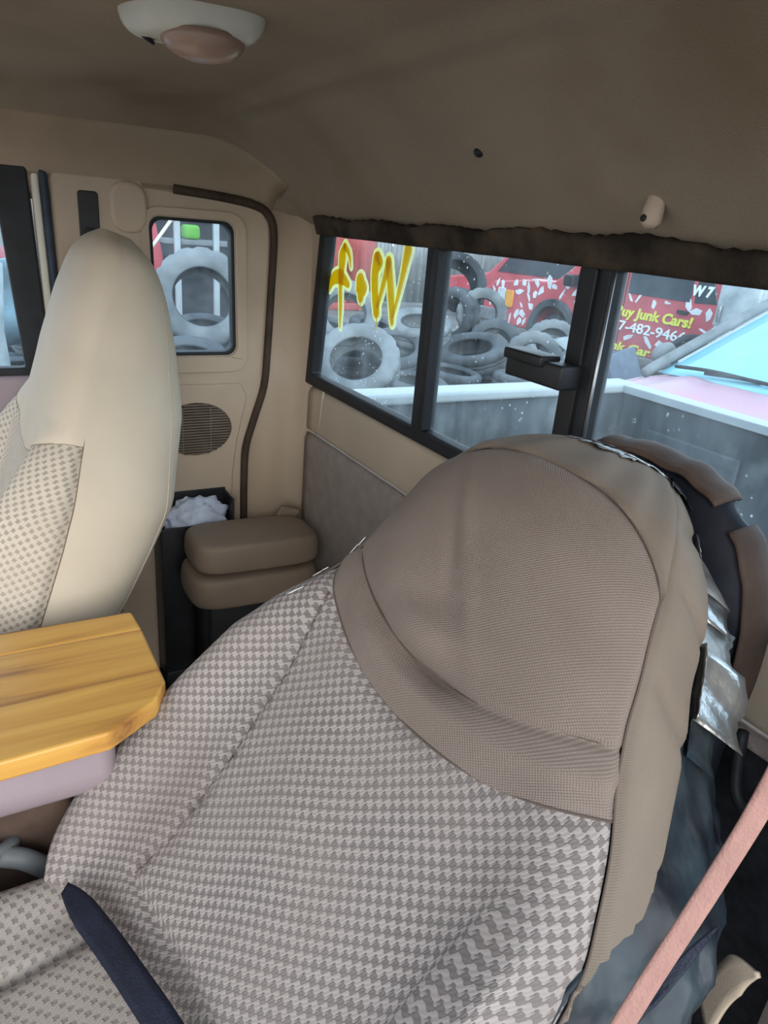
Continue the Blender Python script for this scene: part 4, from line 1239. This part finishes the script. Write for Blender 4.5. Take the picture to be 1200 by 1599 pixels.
# ---- lettering helper
def text_mesh(name, body, size, origin, xdir, zdir, mt, parent, shear=0.0, extr=0.004, bold=0.0, fit=None):
    cu = bpy.data.curves.new(name, 'FONT'); cu.body = body; cu.size = size; cu.shear = shear; cu.extrude = extr; cu.offset = bold
    ob = bpy.data.objects.new(name, cu); COL.objects.link(ob)
    dg = bpy.context.evaluated_depsgraph_get(); dg.update()
    me = bpy.data.meshes.new_from_object(ob.evaluated_get(dg))
    bpy.data.objects.remove(ob)
    xd, zd = Vector(xdir).normalized(), Vector(zdir).normalized(); yd = xd.cross(zd)
    wd = max(v.co.x for v in me.vertices)
    kx = fit/wd if fit else 1.0
    V = [Vector(origin)+xd*v.co.x*kx+zd*v.co.y-yd*(-v.co.z) for v in me.vertices]
    F = [tuple(p.vertices) for p in me.polygons]
    return mesh(name, V, F, mt, parent, smooth=False)

# ---- red camouflage SUV, side-on
YS = 7.5
sv_ = empty('red_suv', (-6.6, YS+0.85, 0), 'red SUV with white camouflage patches and junk car lettering on its doors', 'car')
side = [(-8.95,0.35),(-8.98,0.62),(-8.93,0.86),(-8.75,0.98),(-7.9,1.07),(-7.35,1.10),(-6.75,1.52),(-6.45,1.66),(-5.2,1.70),(-4.70,1.66),(-4.42,1.10),(-4.32,0.75),(-4.34,0.35)]
def arch(cx, r, z=0.35):
    return [(cx+r*math.cos(a), z+r*math.sin(a)) for a in np.linspace(0, math.pi, 17)]
body = [p for p in side]
low = arch(-4.76, 0.38)+arch(-7.85+0.55, 0.43)
bodyp = body+[(-4.45, 0.35)][:0]+[(x, z) for x, z in arch(-4.76, 0.36)]+[(x, z) for x, z in arch(-7.25, 0.42)]
prism('body', bodyp, [], 1, YS, YS+1.7, M['red'], sv_, 0.05, 4)
def swin(pts, nm='side_window'):
    return prism(nm, pts, [], 1, YS-0.012, YS+0.03, M['dark_glass'], sv_, 0.01)
swin([(-7.05,1.10),(-6.02,1.10),(-6.02,1.56),(-6.42,1.56),(-6.68,1.44)])
wq = swin([(-5.94,1.10),(-4.98,1.10),(-4.98,1.58),(-5.94,1.57)])
swin([(-4.92,1.10),(-4.60,1.12),(-4.78,1.55),(-4.92,1.57)])
prism('door_gap', [(-5.985,0.45),(-5.975,0.45),(-5.975,1.6),(-5.985,1.6)], [], 1, YS-0.006, YS+0.01, M['black'], sv_)
prism('door_handle', rrect(-5.12,-4.96,0.955,1.0,0.015,3), [], 1, YS-0.03, YS+0.01, M['black'], sv_, 0.006)
prism('door_handle', rrect(-6.22,-6.06,0.955,1.0,0.015,3), [], 1, YS-0.03, YS+0.01, M['black'], sv_, 0.006)
prism('fender_flare', [(x, z) for x, z in arch(-7.25, 0.52)]+[(x, z) for x, z in reversed(arch(-7.25, 0.41))], [], 1, YS-0.06, YS+0.05, M['tyre'], sv_, 0.015)
prism('fender_flare', [(x, z) for x, z in arch(-4.76, 0.41)]+[(x, z) for x, z in reversed(arch(-4.76, 0.35))], [], 1, YS-0.06, YS+0.05, M['tyre'], sv_, 0.015)
prism('head_lamp', rrect(-8.62,-8.42,0.58,0.90,0.03,3), [], 1, YS-0.015, YS+0.05, M['lamp_lens'], sv_, 0.01)
prism('amber_lamp', rrect(-8.40,-8.22,0.62,0.88,0.03,3), [], 1, YS-0.02, YS+0.05, M['orange'], sv_, 0.01)
prism('bumper', rrect(-9.05,-8.35,0.36,0.56,0.05,4), [], 1, YS-0.04, YS+1.74, M['dirt_metal'], sv_, 0.02)
for cx in (-7.25, -4.76):
    ty = bpy.data.objects.new('wheel', TM['tyre_dark']); COL.objects.link(ty); ty.parent = sv_
    ty.location = Vector((cx, YS+0.12, 0.33))-base_of(sv_); ty.rotation_euler = (R(90), 0, 0); ty.scale = (1.08, 1.08, 1.0)
    hb = revolve('hub', [(0.20, 0), (0.20, 0.03), (0.12, 0.045), (0.05, 0.06), (0.01, 0.065)], (cx, YS+0.10, 0.33), (0, -1, 0), M['metal'], sv_, 20)
# windscreen side glass face and mirror
bmv = prism('wing_mirror', rrect(-6.98,-6.78,1.08,1.24,0.04,4), [], 1, YS-0.20, YS-0.03, M['black'], sv_, 0.03)
# camouflage patches: irregular white pieces
pr_ = random.Random(21)
patches = []
for i in range(420):
    cx = pr_.uniform(-8.8, -4.55); cz = pr_.uniform(0.42, 1.08)
    top = 0.98+0.10*min(1, (cx+8.9)/1.5)
    if cz > top: continue
    if math.hypot(cx+7.25, cz-0.35) < 0.60 or math.hypot(cx+4.76, cz-0.35) < 0.46: continue
    if -6.34 < cx < -4.78 and 0.57 < cz < 0.99: continue
    if -6.34 < cx < -5.30 and 0.34 < cz < 0.55: continue
    if -8.7 < cx < -8.15 and 0.5 < cz < 0.95: continue
    if any(math.hypot(cx-a, cz-b) < 0.12 for a, b in patches): continue
    patches.append((cx, cz))
for cx, cz in patches:
    a0 = pr_.uniform(0, math.pi); ln = pr_.uniform(0.05, 0.11); wd = pr_.uniform(0.02, 0.055); pts = []
    for k in range(5):
        a = 2*math.pi*(k+pr_.uniform(-0.3, 0.3))/5; rr = pr_.uniform(0.7, 1.3); u, v = ln*rr*math.cos(a), wd*rr*math.sin(a)
        pts.append((cx+u*math.cos(a0)-v*math.sin(a0), cz+u*math.sin(a0)+v*math.cos(a0)))
    prism('camouflage_patch', pts, [], 1, YS-0.006, YS+0.002, M['camo'], sv_)
# patches on the sloping bonnet
for i in range(26):
    cx = pr_.uniform(-8.7, -7.4); cy = YS+pr_.uniform(0.12, 1.5); z = float(np.interp(cx, [-8.75, -7.9, -7.35], [0.98, 1.07, 1.10]))+0.004
    pts = []; a0 = pr_.uniform(0, 3)
    for k in range(7):
        a = 2*math.pi*k/7; rr = pr_.uniform(0.7, 1.2); u, v = 0.12*rr*math.cos(a), 0.06*rr*math.sin(a)
        pts.append((cx+u*math.cos(a0)-v*math.sin(a0), cy+u*math.sin(a0)+v*math.cos(a0)))
    prism('camouflage_patch', pts, [], 2, z, z+0.012, M['camo'], sv_)
text_mesh('lettering', 'I Buy Junk Cars!', 0.17, (-6.20, YS-0.010, 0.815), (1,0,0), (0,0,1), M['text_yellow'], sv_, 0.15, 0.004, 0.006, 1.33)
text_mesh('lettering', '317-482-9466', 0.17, (-6.22, YS-0.010, 0.635), (1,0,0), (0,0,1), M['text_white'], sv_, 0.0, 0.004, 0.003, 1.30)
text_mesh('lettering', 'Junk Car', 0.15, (-6.24, YS-0.010, 0.375), (1,0,0), (0,0,1), M['text_yellow'], sv_, 0.15, 0.004, 0.005, 0.86)
text_mesh('lettering', 'W 7', 0.16, (-4.97, YS-0.022, 1.19), (1,0,0), (0,0,1), M['text_white'], sv_, 0.15, 0.004, 0.008, 0.30)

# ---- faded pink-red sedan nose-on behind the tailgate
sd = empty('faded_sedan', (-1.15, 3.4, 0), 'sun-faded pinkish sedan with bright windscreen nosed up behind the tailgate', 'car')
cxs, hws = -1.32, 0.84
def hood_pt(u, v):        # u across -1..1, v 0 front .. 1 cowl
    y = 1.98+1.55*v+0.06*u*u*(-1)*(1-v)
    y += 0.16*u*u*(1-v)
    z = 0.80+0.21*v**0.8-0.07*u*u-0.12*max(0, abs(u)-0.85)/0.15*0.6 - 0.10*(1-v)**6
    z += 0.018*gauss(abs(u), 0.55, 0.10)
    return (cxs+hws*u*(0.93+0.07*v), y, z)
V = [hood_pt(-1+2*i/40, j/30) for j in range(31) for i in range(41)]
o = mesh('hood', V, grid_faces(41, 31), M['pink'], sd); solid(o, 0.02, -1)
V = []
for j in range(13):
    v = j/12
    for i in range(31):
        u = -1+2*i/30
        V.append((cxs+(0.77-0.20*v)*u, 3.50+0.78*v+0.10*u*u, 1.005+0.46*v-0.04*u*u))
o = mesh('windscreen', V, grid_faces(31, 13), M['shield'], sd); solid(o, 0.006, -1)
for s in (-1, 1):
    tube('pillar', catmull([(cxs+s*0.80, 3.52, 0.95), (cxs+s*0.77, 3.64, 1.03), (cxs+s*0.68, 4.0, 1.24), (cxs+s*0.585, 4.36, 1.445), (cxs+s*0.56, 4.7, 1.50)], 6), 0.033, M['dirt_metal'], sd, 8)
    V = []
    for y, zt in ((1.98+0.14, 0.62), (2.6, 0.80), (3.53, 0.92), (4.3, 0.95), (5.6, 0.95)):
        for z in lin(0.25, 1, 6): V.append((cxs+s*hws*(1.0 if z < 0.8 else 0.985), y, 0.25+(zt-0.25)*(z-0.25)/0.75))
    o = mesh('fender_side', V, grid_faces(6, 5), M['pink'], sd); solid(o, 0.03, 0)
    mo = revolve('wing_mirror', [(0.02, -0.045), (0.060, -0.03), (0.070, 0.0), (0.060, 0.035), (0.03, 0.055)], (cxs+s*0.90, 3.78, 1.055), (0, -1, 0.15), M['dirt_metal'], sd, 20, 1.15, 0.8)
    tube('wiper', catmull([(cxs+s*0.10-0.5, 3.535, 1.035), (cxs+s*0.1-0.25, 3.53, 1.055), (cxs+s*0.1+0.02, 3.56, 1.050)], 6), 0.011, M['black'], sd, 6)
V = []
for j in range(10):
    v = j/9
    for i in range(21):
        u = -1+2*i/20
        V.append((cxs+0.585*u, 4.26+1.2*v+0.08*u*u, 1.455+0.06*math.sin(v*2.2)-0.045*u*u))
o = mesh('roof', V, grid_faces(21, 10), M['white_paint'], sd); solid(o, 0.02, -1)
V = []
for z, y in ((0.25, 2.06), (0.4, 1.99), (0.55, 1.96), (0.68, 1.99), (0.70, 2.04)):
    for i in range(25):
        u = -1+2*i/24
        V.append((cxs+hws*u, y+0.22*u**4, z))
o = mesh('bumper', V, grid_faces(25, 5), M['pink'], sd); solid(o, 0.03, 0)
for s in (-1, 1):
    prism('head_lamp', rrect(cxs+s*0.60-0.16, cxs+s*0.60+0.16, 0.58, 0.68, 0.03, 3), [], 1, 1.99, 2.06, M['lamp_lens'], sd, 0.01)
    for cy in (2.85, 5.0):
        ty = bpy.data.objects.new('wheel', TM['tyre_dark']); COL.objects.link(ty); ty.parent = sd
        ty.location = Vector((cxs+s*0.74, cy, 0.30))-base_of(sd); ty.rotation_euler = (0, R(90), 0)

# ---- blue-grey crate and pale fender beside the tires
cr = empty('plastic_crate', (-3.75, 5.1, 0.30), 'tilted blue grey plastic crate between tires and sedan', 'crate')
def crate_panel(nm, lo, hi):
    return box(nm, lo, hi, M['crate'], cr, 0.01)
crate_panel('end', (-4.1, 4.85, 0.28), (-4.06, 5.35, 0.72)); crate_panel('end', (-3.44, 4.85, 0.28), (-3.40, 5.35, 0.72))
crate_panel('side', (-4.06, 4.85, 0.28), (-3.44, 4.89, 0.72)); crate_panel('side', (-4.06, 5.31, 0.28), (-3.44, 5.35, 0.72)); crate_panel('bottom', (-4.06, 4.89, 0.28), (-3.44, 5.31, 0.32))
for i in range(5): box('rib', (-4.0+i*0.12, 4.835, 0.32), (-3.97+i*0.12, 4.852, 0.70), M['crate'], cr)
cr.rotation_euler = (R(8), R(-24), R(12)); cr.location.z = 0.26; cr.location.x -= 0.12
pb_ = box('scrap_block', (-4.3, 4.7, 0.0), (-3.5, 5.5, 0.10), M['tyre_dark'], None, 0.05); tag(pb_, 'dark block of scrap under the tilted crate', 'scrap')
V = []
for j in range(9):
    for i in range(13):
        a = math.pi*(0.05+0.55*i/12)
        V.append((-4.55+0.10*j*0.5, 5.2+0.55*math.cos(a), 0.15+0.62*math.sin(a)*(1-0.03*j)))
fd = mesh('loose_fender', V, grid_faces(13, 9), M['fender']); solid(fd, 0.01, 0); tag(fd, 'pale curved loose fender leaning left of the crate', 'fender')

# ---- far background: fence sheets, container, machines, trees
fe = empty('corrugated_fence', (-14, 6, 0), 'tall grey corrugated metal fence behind the tire heap', 'fence')
def corr_sheet(nm, a, b, z0, z1, mt, parent, n=24, amp=0.03):
    A, B = Vector(a), Vector(b); t = (B-A).normalized(); nn = Vector((-t.y, t.x, 0)); V = []
    for z in (z0, z1):
        for i in range(n+1):
            p = A+(B-A)*i/n+nn*amp*math.sin(i*math.pi/2)
            V.append((p.x, p.y, z))
    o = mesh(nm, V, grid_faces(n+1, 2), mt, parent); solid(o, 0.01, 0)
fa, fb = Vector((-15, 3.0, 0)), Vector((-13.0, 13.0, 0))
for i in range(9):
    a = fa+(fb-fa)*(i/9); b = fa+(fb-fa)*((i+0.97)/9)
    corr_sheet('sheet', a, b, 0.05, 2.1+rng.uniform(-.06, .06), M['sheet'], fe)
ct = empty('red_container', (-13.5, 6, 0), 'dull red ribbed shipping container left of the grey fence', 'container')
corr_sheet('side_sheet', (-12.6, 4.3, 0), (-12.6, 7.4, 0), 0.1, 2.5, M['red_sheet'], ct, 60, 0.035)
corr_sheet('end_sheet', (-12.6, 4.3, 0), (-13.0, 4.28, 0), 0.1, 2.5, M['red_sheet'], ct, 12, 0.03)
box('top_rail', (-12.7, 4.25, 2.45), (-12.5, 7.45, 2.58), M['red_sheet'], ct, 0.02)
box('bottom_rail', (-12.7, 4.25, 0.0), (-12.5, 7.45, 0.14), M['red_sheet'], ct, 0.02)

def junk_car(name, loc, rz, paint, label, L=4.2, H=1.45, pickup=False):
    r = empty(name, (0, 0, 0), label, 'car')
    h = L/2
    if pickup: prof = [(-h,.4),(-h,.85),(-h+.9,.95),(-h+1.0,1.0),(-h+1.5,H),(-h+2.5,H),(-h+2.7,1.0),(h,.98),(h,.4)]
    else: prof = [(-h,.4),(-h,.78),(-h+1.1,.95),(-h+1.7,H),(h-1.0,H),(h-.5,.98),(h,.9),(h,.4)]
    prism('body', prof, [], 1, -0.85, 0.85, paint, r, 0.06, 3)
    x0, x1 = (-h+1.2, -h+2.5) if pickup else (-h+1.35, h-0.75)
    for s in (-1, 1):
        prism('side_window', [(x0+.05, 1.0), (x1, 1.0), (x1-.15, H-.08), (x0+.38, H-.08)], [], 1, s*0.86-0.01, s*0.86+0.01, M['dark_glass'], r)
        for cx in (-h+.8, h-.8):
            ty = bpy.data.objects.new('wheel', TM['tyre_dark']); COL.objects.link(ty); ty.parent = r
            ty.location = (cx, s*0.78, 0.30); ty.rotation_euler = (R(90), 0, 0)
    r.location = loc; r.rotation_euler.z = rz
    return r
jc = [((-10.6, 10.4, 0), 0.2, M['red'], 'red junk car far behind, above the front of the SUV', False),
      ((-9.0, 13.0, 0), 0.1, M['white_paint'], 'white junk car parked beyond the red SUV', False),
      ((-4.6, 12.5, 0), 0.15, M['dirt_metal'], 'grey junk pickup beyond the rear of the red SUV', True),
      ((-8.4, -1.1, 0), 1.50, M['red'], 'red wreck behind the tires in the quarter window', False),
      ((-1.2, 9.8, 0), 1.35, M['white_paint'], 'white junk car behind the roof of the faded sedan', False)]
for i, (loc, rz, pm, lb, pk) in enumerate(jc): junk_car('junk_car', loc, rz, pm, lb, pickup=pk)
def fridge(x0, y0, wd, h, mt, label):
    f_ = empty('old_refrigerator', (x0+wd/2, y0+0.3, 0), label, 'refrigerator')
    box('cabinet', (x0, y0+0.06, 0.03), (x0+wd, y0+0.62, h), mt, f_, 0.02)
    box('door', (x0, y0, 0.08), (x0+wd, y0+0.055, h*0.62), mt, f_, 0.015)
    box('freezer_door', (x0, y0, h*0.63), (x0+wd, y0+0.055, h), mt, f_, 0.015)
    for z0, z1 in ((h*0.40, h*0.58), (h*0.66, h*0.76)): box('handle', (x0+0.05, y0-0.03, z0), (x0+0.08, y0, z1), M['metal'], f_, 0.006)
    box('plinth', (x0+0.02, y0+0.08, 0.0), (x0+wd-0.02, y0+0.6, 0.03), M['black'], f_)
fridge(-3.93, 6.55, 0.44, 1.56, M['white_scrap'], 'dirty white refrigerator standing beside the rear of the red SUV')
fridge(-3.44, 6.75, 0.50, 1.72, M['cream'], 'cream refrigerator standing right of the dirty white one')
mach = empty('yellow_loader', (-8.2, 14.8, 0), 'yellow loader machine far behind the red SUV', 'machine')
box('cab', (-8.9, 14.4, 1.0), (-7.7, 15.6, 2.6), M['yellow_mach'], mach, 0.06); box('arm', (-7.7, 14.7, 1.4), (-6.4, 15.1, 1.7), M['yellow_mach'], mach, 0.04)
for xx in (-8.7, -7.6): revolve('wheel', [(0.55, 0), (0.6, 0.05), (0.6, 0.3), (0.4, 0.36)], (xx, 14.4, 0.6), (0, -1, 0), M['tyre_dark'], mach, 20)
box('cab_window', (-8.7, 14.37, 1.7), (-7.9, 14.42, 2.4), M['dark_glass'], mach)

# steel rack posts and braces behind the quarter window
rk = empty('steel_rack', (-7.2, 2.2, 0), 'grey steel rack of posts and braces behind the quarter window tire', 'rack')
for y in (2.02, 2.44):
    box('post', (-7.25, y-0.03, 0), (-7.19, y+0.03, 2.6), M['bed_rail'], rk, 0.006)
tube('brace', [(-7.15, 1.62, 1.10), (-7.15, 1.98, 1.58)], 0.018, M['cream'], rk, 8)
box('shelf', (-7.6, 1.9, 1.30), (-7.26, 2.9, 1.35), M['dirt_metal'], rk, 0.006)
gc = box('green_canister', (-7.52, 2.13, 1.352), (-7.34, 2.31, 1.50), M['greenp'], None, 0.04); tag(gc, 'bright green canister standing on the steel rack shelf', 'canister')
rd = empty('red_car_door', (-7.9, 1.7, 0.0), 'red car door with white patches leaning at the left of the quarter window', 'car door')
prism('door_skin', [(1.25, 0.0), (2.0, 0.0), (2.02, 1.15), (1.95, 1.5), (1.45, 1.62), (1.25, 1.1)], [], 0, -7.93, -7.85, M['red'], rd, 0.03)
for i in range(9):
    cy, cz = 1.32+0.22*(i % 3)+0.05*(i % 2), 0.80+0.27*(i//3); q = 0.5+i
    prism('camouflage_patch', [(cy+0.09*math.cos(q+k*1.26)*(1+0.3*(k % 2)), cz+0.06*math.sin(q+k*1.26)) for k in range(5)], [], 0, -7.852, -7.843, M['camo'], rd)
dk = prism('dark_shed', [(0.9, 0), (4.1, 0), (4.1, 2.9), (2.5, 3.3), (0.9, 2.9)], [], 0, -10.6, -9.2, M['tyre_dark'], None, 0.03); tag(dk, 'dark shed wall behind the steel rack', 'shed')

# pale scrap heap seen through the passenger door window
sr = random.Random(12)
desc = ['crumpled pale blue panel at the foot of the scrap heap', 'upright white panel leaning in the scrap heap', 'long pale panel lying across the scrap heap', 'bent blue grey sheet near the window bottom', 'white slab on top of the scrap heap', 'small pale slab jutting from the scrap heap left side', 'dark grey slab behind the white panels', 'folded pale sheet in the middle of the scrap heap', 'tall pale sheet at the rear of the scrap heap']
for i, lb in enumerate(desc):
    mt = [M['blue_scrap'], M['white_scrap'], M['white_scrap'], M['blue_scrap'], M['white_scrap'], M['blue_scrap'], M['dirt_metal'], M['white_scrap'], M['blue_scrap']][i]
    c = Vector((-3.6-0.20*i, -1.35+0.17*i, 0.45+0.14*(i % 5)))
    n = 9; V = []
    eu = Vector((0.25*sr.uniform(-1, 1), 1, sr.uniform(-.4, .4))).normalized(); ev = Vector((sr.uniform(-.5, .2), sr.uniform(-.3, .3), 1)).normalized()
    su, sv2 = sr.uniform(0.35, 0.6), sr.uniform(0.28, 0.45)
    nn = eu.cross(ev)
    for j in range(n):
        for k in range(n):
            a, b = -1+2*k/(n-1), -1+2*j/(n-1)
            V.append(c+eu*a*su+ev*b*sv2+nn*(0.06*math.sin(a*3+i)+0.05*math.sin(b*4+2*i)+0.02*sr.uniform(-1, 1)))
    o = mesh('scrap_sheet', V, grid_faces(n, n), mt); solid(o, 0.02, 0); tag(o, lb, 'scrap metal', 'scrap sheets outside the passenger door')
